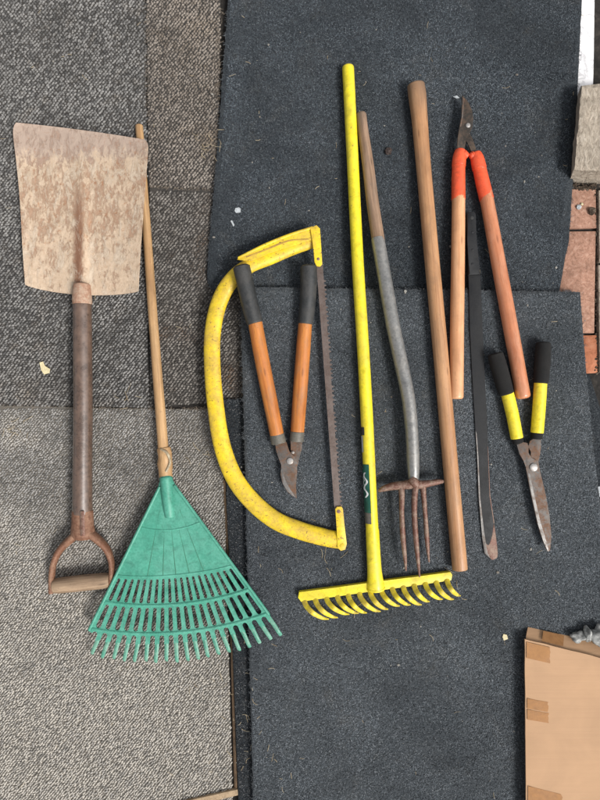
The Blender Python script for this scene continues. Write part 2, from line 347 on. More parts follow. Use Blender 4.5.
# shovel blade: dried cement and rust
m, t, b = new_mat('shovel_blade'); n = N(t); v = n.coord(); vs = n.coord((1.0, 0.45, 1.0))
cem = n.mix(n.ramp(n.noise(v, 90, 6, 0.7, 0.3), [(0.3, 0.0), (0.7, 1.0)]), (0.49, 0.36, 0.25), (0.63, 0.49, 0.36))
rst = n.mix(n.ramp(n.noise(v, 70, 5, 0.65, 0.5), [(0.3, 0.0), (0.7, 1.0)]), (0.27, 0.145, 0.085), (0.43, 0.27, 0.18))
grey = n.mix(n.noise(v, 60, 4, 0.6), (0.36, 0.27, 0.22), (0.44, 0.34, 0.28))
sep = n.add('ShaderNodeSeparateXYZ'); tc = n.add('ShaderNodeTexCoord'); t.links.new(tc.outputs['Object'], sep.inputs[0])
w1 = n.noise(vs, 62, 9, 0.78, 0.35); w2 = n.noise(vs, 190, 6, 0.75, 0.3)
yy = n.math('MULTIPLY', sep.outputs[1], 1.0)           # 0 at the step, +0.36 at the mouth
f_mouth = n.ramp(n.math('ADD', yy, n.math('MULTIPLY', n.math('SUBTRACT', w1, 0.5), 0.22)), [(0.27, 0.0), (0.30, 1.0)])
band = n.math('SUBTRACT', 1.0, n.math('MULTIPLY', n.math('ABSOLUTE', n.math('SUBTRACT', yy, 0.20)), 5.5))
f_rust = n.ramp(n.math('ADD', n.math('ADD', n.math('MULTIPLY', w1, 0.7), n.math('MULTIPLY', w2, 0.3)), n.math('MULTIPLY', band, 0.075)), [(0.535, 0.0), (0.60, 0.8)])
c = n.mix(f_rust, cem, rst); c = n.mix(n.math('MULTIPLY', f_mouth, 0.85), c, n.mix(n.math('MULTIPLY', f_rust, 0.5), grey, rst))
rib = n.math('ADD', n.math('ABSOLUTE', n.math('ADD', sep.outputs[0], 0.0)), n.math('MULTIPLY', n.math('SUBTRACT', w2, 0.5), 0.03))
f_rib = n.math('MULTIPLY', n.ramp(rib, [(0.006, 1.0), (0.015, 0.0)]), n.ramp(n.math('ADD', yy, n.math('MULTIPLY', n.math('SUBTRACT', w1, 0.5), 0.3)), [(0.15, 0.95), (0.23, 0.0)]))
c = n.mix(f_rib, c, (0.27, 0.13, 0.075))
fl = n.ramp(n.noise(v, 75, 8, 0.78, 0.4), [(0.56, 0.0), (0.63, 0.75)]); c = n.mix(n.math('MULTIPLY', fl, n.ramp(yy, [(0.05, 0.35), (0.14, 1.0), (0.27, 1.0), (0.33, 0.4)])), c, (0.36, 0.165, 0.075))
fl2 = n.math('MULTIPLY', n.ramp(n.noise(vs, 48, 8, 0.8, 0.4), [(0.40, 0.75), (0.48, 0.0)]), n.ramp(yy, [(0.26, 1.0), (0.31, 0.1)])); c = n.mix(fl2, c, (0.64, 0.53, 0.41))
pit = n.ramp(n.noise(v, 330, 4, 0.7), [(0.66, 0.0), (0.71, 0.55)]); c = n.mix(pit, c, (0.13, 0.07, 0.045))
t.links.new(c, b.inputs['Base Color']); b.inputs['Roughness'].default_value = 0.72; b.inputs['Specular IOR Level'].default_value = 0.3
n.bump(n.math('ADD', n.math('MULTIPLY', w2, 0.6), n.math('ADD', n.math('MULTIPLY', f_rust, -0.35), n.math('MULTIPLY', fl2, 0.3))), 0.7, 0.004, b)
M['shovel'] = m

# ------------------------------------------------------------------ setting
bm = bmesh.new(); s_ = 3.0
bm.faces.new([bm.verts.new((x * s_, y * s_, 0)) for x, y in ((-1, -1), (1, -1), (1, 1), (-1, 1))])
props(bm_obj('ground', bm, M['ground']), 'dark bare ground under the mats', None, kind='structure')

def ruled(name, Lp, Rp, z0, z1, m, nu=30, nv=40, wob=0.0008, zf=None, parent=None, edge=0.003):
    """flexible mat between a left and a right edge polyline (pixels, same count after resampling)"""
    def res(poly):
        d = [0.0]
        for p, q in zip(poly, poly[1:]): d.append(d[-1] + math.dist(p, q))
        out = []
        for k in range(nv + 1):
            s = d[-1] * k / nv; i = 0
            while i < len(d) - 2 and d[i + 1] < s: i += 1
            f = (s - d[i]) / max(1e-6, d[i + 1] - d[i])
            out.append((poly[i][0] + (poly[i + 1][0] - poly[i][0]) * f, poly[i][1] + (poly[i + 1][1] - poly[i][1]) * f))
        return out
    L, Rr = res(Lp), res(Rp)
    us = [0, edge / 1.2] + list(np.linspace(0, 1, nu + 1)[1:-1]) + [1 - edge / 1.2, 1]
    bm = bmesh.new(); g = []
    for j in range(nv + 1):
        row = []
        for i, u in enumerate(us):
            x = L[j][0] + (Rr[j][0] - L[j][0]) * u; y = L[j][1] + (Rr[j][1] - L[j][1]) * u
            border = i in (0, len(us) - 1) or j in (0, nv)
            z = z1 - wob * (0.5 + 0.5 * noise.noise(Vector((x * 0.02, y * 0.02, z1 * 900)))) + (zf(x, y) if zf else 0)
            if border:
                x += noise.noise(Vector((x * 0.11, y * 0.11, 3))) * 0.5; y += noise.noise(Vector((x * 0.11, y * 0.11, 9))) * 0.5
                z -= 0.0018
            row.append(bm.verts.new(P(x, y, z)))
        g.append(row)
    for j in range(nv):
        for i in range(len(us) - 1): bm.faces.new((g[j][i], g[j + 1][i], g[j + 1][i + 1], g[j][i + 1]))
    loop = [g[0][i] for i in range(len(us))] + [g[j][-1] for j in range(1, nv + 1)] + [g[nv][i] for i in range(len(us) - 2, -1, -1)] + [g[j][0] for j in range(nv - 1, 0, -1)]
    low = [bm.verts.new((q.co.x, q.co.y, z0)) for q in loop]; k = len(loop)
    for i in range(k): bm.faces.new((loop[i], loop[(i + 1) % k], low[(i + 1) % k], low[i]))
    bm.faces.new(low[::-1])
    return bm_obj(name, bm, m, parent, 50)

ZC, ZU, ZL = 0.008, 0.0168, 0.033      # tops: old carpet, upper mat, lower mat
# hidden packing under the upper mat
plate_under = plate('underlay', [(250, -60), (566, -60), (552, 286), (252, 286)], 0.0082, 0.0078, M['backing'], bevel=0)
props(plate_under, 'flat underlay beneath the upper grey mat', None, kind='structure')

def carpet(name, quad, label, m, seed, dens=(3.5, 2.2), stains=(), base_stain=0.0, pale_fall=None, tint_p=1.0, size=1.0, back=None):
    q = plate(name, quad, ZC - 0.003, ZC - 0.0035, back or M['backing'], bevel=0)
    props(q, label, 'carpet', 'worn loop-pile carpet pieces laid edge to edge')
    r = np.random.default_rng(seed)
    xs = [p[0] for p in quad]; ys = [p[1] for p in quad]
    px_, py_ = dens; pts = []
    rows = int((max(ys) - min(ys)) / py_)
    X = []; Y = []
    for j in range(rows):
        y = min(ys) + j * py_; c = np.arange(min(xs), max(xs), px_)
        X.append(c + (px_ / 2 if j % 2 else 0) + 0.9 * math.sin(y * 0.05)); Y.append(np.full(len(c), y))
    X = np.concatenate(X); Y = np.concatenate(Y)
    # irregular weaving
    X = X + r.normal(0, 0.38, len(X)); Y = Y + r.normal(0, 0.3, len(Y)) + X * 0.03
    ins = np.ones(len(X), bool); k = len(quad)
    for i in range(k):
        (x0, y0), (x1, y1) = quad[i], quad[(i + 1) % k]
        d = math.hypot(x1 - x0, y1 - y0)
        ins &= ((x1 - x0) * (Y - y0) - (y1 - y0) * (X - x0)) / d > 0.1
    X, Y = X[ins], Y[ins]; cnt = len(X)
    kf = PX * (HC - ZC) / HC
    wx = (X - 300) * kf; wy = (400 - Y) * kf
    ang = r.normal(0.75, 0.22, cnt); ln = r.uniform(1.8, 3.0, cnt) * PX * size * px_ / 5.0; wd = r.uniform(1.35, 1.95, cnt) * PX * size * px_ / 5.0
    hh = r.uniform(0.0018, 0.0036, cnt)
    SEG = 6
    ring = [(math.cos(2 * math.pi * i / SEG), math.sin(2 * math.pi * i / SEG)) for i in range(SEG)]
    tmpl = [(cx, cy, 0.0) for cx, cy in ring] + [(cx * 0.86, cy * 0.86, 0.6) for cx, cy in ring] + [(cx * 0.42, cy * 0.42, 0.97) for cx, cy in ring]
    T = np.array(tmpl); nvv = len(T)
    lx = T[None, :, 0] * ln[:, None]; ly = T[None, :, 1] * wd[:, None]
    ca, sa = np.cos(ang)[:, None], np.sin(ang)[:, None]
    V = np.stack([wx[:, None] + lx * ca - ly * sa, wy[:, None] + lx * sa + ly * ca, (ZC - 0.0032) + T[None, :, 2] * hh[:, None]], -1).reshape(-1, 3)
    faces = []
    for rr in (0, 1):
        for i in range(SEG):
            faces.append((rr * SEG + i, rr * SEG + (i + 1) % SEG, (rr + 1) * SEG + (i + 1) % SEG, (rr + 1) * SEG + i))
    F = np.array(faces); off = (np.arange(cnt) * nvv)[:, None, None]
    FQ = (F[None] + off).reshape(-1, 4)
    top = np.array([[12, 13, 14, 15], [12, 15, 16, 17]]); FT = (top[None] + off).reshape(-1, 4)
    FA = np.concatenate([FQ, FT])
    me = bpy.data.meshes.new('pile')
    me.vertices.add(len(V)); me.vertices.foreach_set('co', V.astype(np.float32).ravel())
    me.loops.add(FA.size); me.loops.foreach_set('vertex_index', FA.astype(np.int32).ravel())
    me.polygons.add(len(FA)); me.polygons.foreach_set('loop_start', np.arange(0, FA.size, 4, dtype=np.int32))
    me.polygons.foreach_set('use_smooth', np.ones(len(FA), bool))
    me.update(calc_edges=True)
    tint = r.uniform(0, 1, cnt) ** tint_p
    st = np.full(cnt, base_stain) * r.uniform(0.2, 1.6, cnt)
    if pale_fall:  # pile turns paler towards the bottom, broken up by noise
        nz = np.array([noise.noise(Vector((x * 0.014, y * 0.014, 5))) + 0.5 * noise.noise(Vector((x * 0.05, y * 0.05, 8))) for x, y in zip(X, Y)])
        st = np.maximum(st, np.clip((Y - pale_fall[0]) / (pale_fall[1] - pale_fall[0]) + nz * 0.45, 0, 1) * pale_fall[2] * r.uniform(0.25, 1.5, cnt))
    for (sx, sy, rx, ry, am) in stains:
        nz = np.array([noise.noise(Vector((x * 0.06, y * 0.06, sx))) for x, y in zip(X, Y)])
        st = np.maximum(st, am * np.exp(-((X - sx) / rx) ** 2 - ((Y - sy) / ry) ** 2) * np.clip(0.65 + nz * 0.9, 0, 1.4) * r.uniform(0.4, 1.3, cnt))
    for nm, arr in (('tint', tint), ('stain_fade', np.clip(st, 0, 0.9))):
        at = me.attributes.new(nm, 'FLOAT', 'POINT'); at.data.foreach_set('value', np.repeat(arr, nvv).astype(np.float32))
    me.materials.append(m)
    o = link(bpy.data.objects.new('pile', me)); o.parent = q; o['kind'] = 'stuff'
    return q
carpet('loop_pile_carpet', [(-40, -40), (145, -40), (149, 408), (-40, 404)], 'dark grey worn loop-pile carpet under the shovel blade', M['pile_a'], 1,
       stains=((20, 395, 40, 25, 0.25), (40, 350, 10, 10, 0.3)), tint_p=1.1)
carpet('loop_pile_carpet', [(145.6, -40), (221, -40), (218, 189), (148.6, 186.2)], 'brownish narrow carpet piece between rake handle and upper grey mat', M['pile_b'], 2,
       dens=(3.4, 2.15), stains=((208, 140, 12, 14, 0.8), (200, 30, 40, 90, 0.3)), tint_p=1.0)
carpet('loop_pile_carpet', [(149.6, 187.0), (249, 190.5), (249, 398), (149.6, 408)], 'dirt-stained carpet piece beneath the curved saw frame', M['pile_c'], 3,
       stains=((175, 335, 25, 9, 0.7), (228, 380, 14, 22, 0.85), (205, 240, 10, 50, 0.5)), tint_p=1.25)
carpet('loop_pile_carpet', [(-40, 404.8), (149, 408.8), (222, 408.8), (233.5, 840), (-40, 840)], 'pale carpet piece under the shovel grip and green rake', M['pile_d'], 4,
       dens=(2.9, 1.9), stains=((18, 430, 26, 22, 0.6), (60, 800, 130, 40, 0.7), (200, 720, 40, 70, 0.4)), base_stain=0.04, pale_fall=(430, 690, 0.75), tint_p=0.95, back=M['backing_pale'])

# wooden edging
bt = thing('edging_batten', 'thin brown wooden batten along the pale carpet edge', 'batten', P(235, 700, 0))
tube('batten_rail', [(225, 480, 0.006, 2.2), (231.5, 600, 0.006, 2.2), (236.5, 792, 0.006, 2.2)], M['batten'], bt, seg=4, smooth=False, cap=0)
bt2 = plate('edging_batten', [(176, 803.5), (237.5, 789.5), (239.5, 795), (186, 808)], 0.013, 0.0125, M['batten_pale'], bevel=0.001)
props(bt2, 'pale wooden batten at the bottom corner of the pale carpet', 'batten')

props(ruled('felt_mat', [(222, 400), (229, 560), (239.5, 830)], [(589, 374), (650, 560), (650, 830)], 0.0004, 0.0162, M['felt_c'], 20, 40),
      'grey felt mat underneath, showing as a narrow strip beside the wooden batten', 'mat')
def ridge(x, y):
    f = min(1, max(0, (x - 500) / 60.0)); return 0.007 * math.exp(-((y - 80 - (560 - x) * 0.03) / 6.5) ** 2) * f * f
props(ruled('felt_mat', [(229, -50), (228, 0), (217, 150), (207.5, 262), (206.5, 276), (208.5, 286), (214, 291)],
            [(585, -50), (582, 0), (578, 80), (573, 180), (569, 240), (566, 254), (559, 294)], 0.0084, ZU, M['felt_a'], 36, 70, zf=ridge),
      'dark grey felt mat behind the tool handle ends, with a rounded corner', 'mat')
props(ruled('felt_mat', [(240.5, 287), (243, 400), (248, 600), (254, 840)], [(580, 292), (586, 370), (592, 440), (600, 500), (640, 840)], 0.0172, ZL, M['felt_b'], 36, 90, zf=lambda x, y: 0.003 * math.exp(-max(0, y - 287) / 6) * (0.5 + 0.5 * noise.noise(Vector((x * 0.03, 7, 0))))),
      'large blue-grey felt mat under the yellow garden rake head and carton', 'mat')

def fibres(mat_obj, quad, z, cnt, seed, m):
    r = np.random.default_rng(seed); q = np.array(quad, float)
    u, v_ = r.uniform(0.003, 0.997, cnt), r.uniform(0.003, 0.997, cnt)
    X = (q[0][0] + (q[3][0] - q[0][0]) * v_) * (1 - u) + (q[1][0] + (q[2][0] - q[1][0]) * v_) * u
    Y = (q[0][1] + (q[3][1] - q[0][1]) * v_) * (1 - u) + (q[1][1] + (q[2][1] - q[1][1]) * v_) * u
    k = PX * (HC - z) / HC; cx = (X - 300) * k; cy = (400 - Y) * k
    an = r.uniform(0, math.pi, cnt); ln = r.uniform(0.7, 1.9, cnt) * PX; wd = r.uniform(0.3, 0.62, cnt) * PX
    hh = r.uniform(0.0004, 0.0018, cnt); bend = r.normal(0, 0.3, cnt) * ln
    rz = np.array([ridge(a1, b1) if z < 0.02 and a1 > 490 and 50 < b1 < 110 else 0 for a1, b1 in zip(X, Y)])
    V = np.zeros((cnt, 6, 3)); dx, dy = np.cos(an), np.sin(an)
    for i, f in enumerate((-0.5, 0.0, 0.5)):
        b2 = bend * (1 - 4 * f * f) * 0.5; lift = hh * (1 - 4 * f * f)
        for s2, off in enumerate((-0.5, 0.5)):
            V[:, i * 2 + s2, 0] = cx + dx * ln * f - dy * (b2 + wd * off); V[:, i * 2 + s2, 1] = cy + dy * ln * f + dx * (b2 + wd * off)
            V[:, i * 2 + s2, 2] = z + rz + lift - 0.0002
    F = np.array([[0, 2, 3, 1], [2, 4, 5, 3]])
    FA = (F[None] + (np.arange(cnt) * 6)[:, None, None]).reshape(-1, 4)
    me = bpy.data.meshes.new('fibres'); V = V.reshape(-1, 3)
    me.vertices.add(len(V)); me.vertices.foreach_set('co', V.astype(np.float32).ravel())
    me.loops.add(FA.size); me.loops.foreach_set('vertex_index', FA.astype(np.int32).ravel())
    me.polygons.add(len(FA)); me.polygons.foreach_set('loop_start', np.arange(0, FA.size, 4, dtype=np.int32))
    me.polygons.foreach_set('use_smooth', np.ones(len(FA), bool)); me.update(calc_edges=True)
    at = me.attributes.new('tint', 'FLOAT', 'POINT'); at.data.foreach_set('value', np.repeat(r.uniform(0, 1, cnt), 6).astype(np.float32))
    me.materials.append(m); o = link(bpy.data.objects.new('fibres', me)); o.parent = mat_obj; o['kind'] = 'stuff'
def fibre_mat(name, c0, c1, c2):
    m, t, b = new_mat(name); n = N(t)
    c = n.ramp(n.attr('tint'), [(0.0, c0), (0.5, c1), (0.8, c1), (1.0, c2)])
    c = n.mix(1.0, c, n.ramp(n.noise(n.coord(), 4.5, 6, 0.62, 0.7), [(0.32, 0.55), (0.5, 1.0), (0.66, 1.35)]), 'MULTIPLY')
    c = n.mix(n.ramp(n.noise(n.coord(), 11, 6, 0.7, 0.8), [(0.55, 0.0), (0.75, 0.3)]), c, (0.17, 0.155, 0.13))
    t.links.new(c, b.inputs['Base Color']); b.inputs['Roughness'].default_value = 0.9; b.inputs['Specular IOR Level'].default_value = 0.2
    return m
mats_ = [o for o in sc.objects if o.name.startswith('felt_mat')]
by_ = {o['label'].split()[0]: o for o in mats_}
fibres(by_['dark'], [(230, -20), (582, -20), (560, 292), (214, 288)], ZU, 105000, 21, fibre_mat('fibre_upper', (0.013, 0.015, 0.018), (0.066, 0.078, 0.090), (0.155, 0.172, 0.186)))
fibres(by_['large'], [(242, 289), (579, 293), (632, 820), (254, 820)], ZL, 190000, 22, fibre_mat('fibre_lower', (0.020, 0.022, 0.024), (0.092, 0.105, 0.117), (0.20, 0.215, 0.228)))
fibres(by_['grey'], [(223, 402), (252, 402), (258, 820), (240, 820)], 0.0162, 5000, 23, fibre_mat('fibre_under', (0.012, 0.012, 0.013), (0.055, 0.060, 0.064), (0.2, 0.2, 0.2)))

# right-hand paving
def block(name, pts, z, m, parent, th, rough_amp=0.0):
    return plate(name, pts, z, th, m, parent, bevel=0.002)
pv = thing('brick_paving', 'pinkish brick paving exposed beside the felt mats', 'paving', P(580, 270, 0)); pv['kind'] = 'structure'; del pv['category']
block('brick', [(562, 189), (596, 189), (597, 228), (560, 229)], 0.0075, M['brick'], pv, 0.007)
block('brick', [(558, 231.5), (596, 231), (594.5, 333), (550, 333)], 0.0085, M['brick'], pv, 0.008)
block('brick', [(575, 335.5), (597, 335), (598.5, 373), (575, 374)], 0.008, M['brick_o'], pv, 0.0075)
block('brick', [(599, 190), (640, 190), (640, 262), (599.5, 262)], 0.014, M['concrete'], pv, 0.0135)
block('brick', [(598.5, 265), (640, 265), (640, 372), (600, 372)], 0.014, M['concrete'], pv, 0.0135)
bm = bmesh.new()
for i in range(230):
    y = random.uniform(186, 374); x = 597 + random.gauss(0, 1.3)
    if random.random() < 0.3: x, y = random.uniform(570, 597), 187 + random.gauss(0, 1.6)
    r_ = R(random.uniform(0.5, 1.6)); c = P(x, y, 0.007)
    g = bmesh.ops.create_icosphere(bm, subdivisions=1, radius=r_)
    for q in g['verts']: q.co = c + Vector((q.co.x, q.co.y, q.co.z * 0.7)) * random.uniform(0.7, 1.2)
props(bm_obj('loose_soil', bm, M['soil']), 'dark crumbly soil in the joint beside the bricks', None, kind='stuff')
for (x, y, r_, mm) in ((579, 207, 2.3, 'paper'), (592, 211, 3.6, 'soil'), (582, 204, 1.4, 'leaf')):
    bm = bmesh.new(); g = bmesh.ops.create_icosphere(bm, subdivisions=2, radius=R(r_))
    for q in g['verts']:
        q.co *= 1 + 0.5 * noise.noise(q.co * 300 + Vector((x, y, 0))); q.co.z *= 0.6
        q.co += P(x, y, 0.0075 + R(r_) * 0.5)
    o = bm_obj('pebble', bm, M[mm]); props(o, {'paper': 'whitish pebble on the pink brick', 'soil': 'black pebble in the brick joint', 'leaf': 'tiny tan crumb beside the whitish pebble'}[mm], 'pebble')

bm = bmesh.new(); nx, ny = 14, 26                       # rough concrete block, undercut on the mat side
def blk(u, v, top):
    xl = 581 + (573.5 - 581) * v + (1.5 * noise.noise(Vector((v * 9, 3, 0)))); y0 = 86 - 9 * min(1, u * 1.4)
    x = xl + (680 - xl) * u; y = y0 + (170 + u * 3 - y0) * v; return x, y
grid = []
for j in range(ny + 1):
    row = []
    for i in range(nx + 1):
        u, v_ = i / nx, j / ny; u = u ** 1.8
        x, y = blk(u, v_, 1); z = 0.056 + 0.003 * noise.noise(Vector((x * 0.12, y * 0.09, 1))) + 0.0015 * noise.noise(Vector((x * 0.6, y * 0.3, 4)))
        if i == 0 or j in (0, ny): z -= 0.004
        row.append(bm.verts.new(P(x, y, z)))
    grid.append(row)
for j in range(ny):
    for i in range(nx): bm.faces.new((grid[j][i], grid[j + 1][i], grid[j + 1][i + 1], grid[j][i + 1]))
bl = []
loop = grid[0] + [r_[-1] for r_ in grid[1:]] + grid[-1][-2::-1] + [grid[j][0] for j in range(ny - 1, 0, -1)]
for q in loop:
    bl.append(bm.verts.new((q.co.x + (0.016 if q.co.x < 0.62 else 0) - 0.002, q.co.y - (0.008 if q.co.y < 0.52 else 0) - 0.0, 0.0005)))
for i in range(len(loop)): bm.faces.new((loop[i], loop[(i + 1) % len(loop)], bl[(i + 1) % len(loop)], bl[i]))
bm.faces.new(bl[::-1])
props(bm_obj('concrete_block', bm, M['concrete'], None, 30), 'rough tan concrete block beside the upper mat edge', 'block')
props(plate('marble_slab', [(570, -60), (595.5, -60), (593.5, 70), (592, 120), (572, 120)], 0.006, 0.0055, M['marble'], bevel=0.001), 'white veined marble slab strip beside the upper mat', 'slab')

# ------------------------------------------------------------------ shovel
ZS = 0.0105
sh = thing('shovel', 'square-mouthed shovel with cement-caked rusty blade and wooden D-grip', 'shovel', P(82, 292, ZS))
Lc = [(25, 284.7), (22.5, 250), (20, 203), (16.5, 165), (13.2, 136), (13.6, 127), (16, 122.5)]
Rc = [(138, 291), (140, 255), (142.7, 217), (145.5, 180), (147.6, 152), (147.4, 144), (144.5, 139.5)]
Ls = [tuple(p) for p in spline(Lc, 6)]; Rs = [tuple(p) for p in spline(Rc, 6)]
bm = bmesh.new(); nu = 36; g = []
NV = len(Ls)
for j in range(NV):
    v_ = j / (NV - 1); row = []
    for i in range(nu + 1):
        u = i / nu; x = Ls[j][0] + (Rs[j][0] - Ls[j][0]) * u; y = Ls[j][1] + (Rs[j][1] - Ls[j][1]) * u
        bulge = 1 - (2 * u - 1) ** 2
        if v_ < 0.15: y += (1 - v_ / 0.15) * bulge ** 0.8 * 7.0         # shoulder curve
        if v_ > 0.85: y -= (v_ - 0.85) / 0.15 * bulge * 1.2
        d = abs(x - 82.3) / 5.5
        ribh = 0.012 * math.exp(-d * d) * max(0, 1 - v_ / 0.62) ** 0.8
        z = 0.016 + 0.021 * u + 0.010 * abs(2 * u - 1) ** 3 + ribh + 0.0015 * noise.noise(Vector((x * 0.05, y * 0.05, 0))) + 0.004 * max(0, v_ - 0.9) * 10 * 0.2
        row.append(bm.verts.new(P(x, y, z)))
    g.append(row)
for j in range(NV - 1):
    for i in range(nu): bm.faces.new((g[j][i], g[j][i + 1], g[j + 1][i + 1], g[j + 1][i]))
bmesh.ops.recalc_face_normals(bm, faces=bm.faces)
bmesh.ops.solidify(bm, geom=list(bm.faces), thickness=-0.0022)
bl_ = bm_obj('blade', bm, M['shovel'], sh, 60)
so_ = tube('socket', [(82, 284, 0.032, 8.2), (82, 296, 0.033, 9.5), (82.2, 301, 0.034, 9.7), (82.3, 305, 0.034, 9.6)], M['rust_pale'], sh, cap=0.2)
tube('shaft', [(82.2, 300, 0.034, 9.2), (83, 400, 0.034, 9.3), (82.5, 470, 0.034, 9.5), (82.5, 514, 0.034, 9.8)], M['shaft'], sh, seg=24, cap=0.1, rough=0.02)
tube('collar', [(82.5, 510, 0.034, 10.5), (82.6, 524, 0.034, 11.0), (83, 534, 0.034, 12.0), (83, 539, 0.034, 9)], M['rust'], sh, flat=0.9, cap=0.12)
tube('collar_seam', [(82.2, 511, 0.0565, 2.3), (82.6, 536, 0.0572, 2.3)], M['rust_dk'], sh, seg=8, flat=0.35)
tube('yoke_arm', [(80, 531, 0.036, 4.5), (71.5, 538.5, 0.034, 4.2), (60, 550, 0.032, 3.6), (53.5, 564, 0.031, 3.0), (51.8, 578, 0.031, 3.0), (52, 593, 0.031, 3.2)], M['rust'], sh, seg=12, flat=1.7)
tube('yoke_arm', [(86, 531, 0.036, 4.5), (95.5, 537.5, 0.034, 4.2), (106, 548, 0.032, 3.6), (111, 560, 0.031, 3.0), (112, 572, 0.031, 3.0), (111, 587, 0.031, 3.2)], M['rust'], sh, seg=12, flat=1.7)
tube('grip', [(53.5, 586.2, 0.031, 7.0), (60, 585.4, 0.031, 7.7), (82, 583, 0.031, 8.0), (103, 580.8, 0.031, 7.7), (110, 580, 0.031, 7.0)], M['grip_wood'], sh, seg=24, cap=0.2)
for x, y in ((50.2, 586.5), (113.2, 579.8)):
    tube('rivet', [(x - 1.2, y, 0.031, 2.2), (x + 1.2, y, 0.031, 2.2)], M['rust_dk'], sh, seg=10, n=2)

# ------------------------------------------------------------------ green leaf rake
lr = thing('leaf_rake', 'green plastic fan leaf rake with long pale wooden handle', 'rake', P(166, 480, ZC))
tube('handle', [(139, 125, 0.0125, 3.9), (146, 220, 0.0165, 4.3), (154, 330, 0.022, 4.7), (161, 420, 0.027, 5.2), (166, 484, 0.033, 5.4)], M['bamboo'], lr, seg=16, rough=0.03)
tube('binding', [(164, 447, 0.029, 6.6), (165, 456, 0.0295, 7.2), (165.6, 470, 0.030, 6.9), (166.2, 479, 0.030, 6.6)], M['bamboo'], lr, seg=14, rough=0.14, cap=0.3)
tube('binding_strand', [(161, 449, 0.041, 1.4), (167, 453, 0.0455, 1.4), (170, 462, 0.042, 1.3), (166, 472, 0.045, 1.1)], M['straw'], lr, seg=8)
ZR = 0.036; AX, AY, A0 = 166.0, 474.0, math.radians(5.0); HALF = math.radians(30.6)
def fan(r, th, z=ZR):         # th relative -1..1, r in px
    a_ = A0 + HALF * th; return (AX + r * math.sin(a_), AY + r * math.cos(a_))
def fz(px, py):
    d = math.hypot(px - AX, py - AY); return ZR + 0.006 * math.sin(min(1, d / 150) * math.pi / 2)
NT = 20
def r_sol(th): return 103 + 11 * th * th
def r_b1(th): return 131 + 11 * th * th
def r_b2(th): return 159 + 13 * th * th
def r_tip(th): return 186 + 10 * th * th
def slot(th, r0, r1, hw):     # rounded slot outline
    out = []
    a_ = A0 + HALF * th; ax = Vector((math.sin(a_), math.cos(a_))); sd = Vector((ax.y, -ax.x)); c0 = Vector((AX, AY))
    for (rc, s0) in ((r1 - hw[1], 1), (r0 + hw[0], -1)):
        h_ = hw[1] if s0 > 0 else hw[0]
        for k in range(7):
            f = math.pi * k / 6
            q = c0 + ax * rc + (sd * math.cos(f) * s0 + ax * math.sin(f) * s0) * h_
            out.append((q.x, q.y))
    return out
bm = bmesh.new(); edges = []
def add_loop(pts):
    vs = [bm.verts.new(P(x, y, fz(x, y))) for x, y in pts]
    for i in range(len(vs)): edges.append(bm.edges.new((vs[i], vs[(i + 1) % len(vs)])))
def scallops():
    out = []; pitch = 2 * HALF / (NT - 1); c0 = Vector((AX, AY))
    for k in range(NT - 1):
        th = -1 + (k + 0.5) * 2 / (NT - 1); a_ = A0 + HALF * th; ax = Vector((math.sin(a_), math.cos(a_))); sd = Vector((ax.y, -ax.x))
        hw = (r_b2(th) + 4) * pitch * 0.27; rc = r_b2(th) + 2.0 + hw
        e1 = c0 + ax * (rc + 6) - sd * hw; e2 = c0 + ax * (rc + 6) + sd * hw
        if k > 0: out.append((e1.x, e1.y))
        for i in range(7):
            f = math.pi * i / 6; q = c0 + ax * (rc - math.sin(f) * hw) - sd * math.cos(f) * hw; out.append((q.x, q.y))
        out.append((e2.x, e2.y))
    return out
outer = [(160.5, 478)] + [fan(r, -1.03) for r in np.linspace(20, r_b2(1) + 3, 10)] + scallops() + [fan(r, 1.03) for r in np.linspace(r_b2(1) + 3, 20, 10)] + [(171.5, 478)]
add_loop(outer)
for k in range(NT - 1):
    th = -1 + (k + 0.5) * 2 / (NT - 1)
    pitch = 2 * HALF / (NT - 1)
    ra, rb = r_sol(th), r_b1(th)
    add_loop(slot(th, ra + 1.5, rb - 2.2, (ra * pitch * 0.22, rb * pitch * 0.235)))
    rc, rd = r_b1(th), r_b2(th)
    add_loop(slot(th, rc + 2.2, rd - 2.0, (rc * pitch * 0.245, rd * pitch * 0.26)))
bmesh.ops.triangle_fill(bm, use_beauty=True, use_dissolve=False, edges=edges)
bmesh.ops.recalc_face_normals(bm, faces=bm.faces)
if sum(f.normal.z for f in bm.faces) < 0: bmesh.ops.reverse_faces(bm, faces=bm.faces)
ret = bmesh.ops.extrude_face_region(bm, geom=list(bm.faces))
for q in [q for q in ret['geom'] if isinstance(q, bmesh.types.BMVert)]: q.co.z -= 0.0034
fanp = bm_obj('fan_plate', bm, M['green'], lr, 30)
for th in (-0.5, -0.22, 0.02, 0.27, 0.53):                            # moulded lines on the plate
    p0, p1 = fan(38, th), fan(r_sol(th) - 1, th)
    tube('moulded_line', [(*p0, fz(*p0) - 0.0002, 0.55), (*p1, fz(*p1) - 0.0002, 0.55)], M['green_dk'], fanp, seg=6, flat=0.6, n=6)
for s in (-1.02, 1.02):
    tube('edge_rib', [(*fan(r, s), fz(*fan(r, s)) + 0.001, 1.6) for r in (14, 60, 110, r_b2(1) + 2)], M['green'], fanp, seg=8, n=4)
tube('cross_rib', [(*fan(56 + 3 * q * q, q), fz(*fan(56, q)) - 0.0002, 1.0) for q in np.linspace(-0.98, 0.98, 9)], M['green'], fanp, seg=8, flat=0.7, n=3)
tube('cross_rib', [(*fan(r_sol(q) - 1.5, q), fz(*fan(r_sol(q), q)) - 0.0002, 1.0) for q in np.linspace(-1, 1, 11)], M['green'], fanp, seg=8, flat=0.7, n=3)
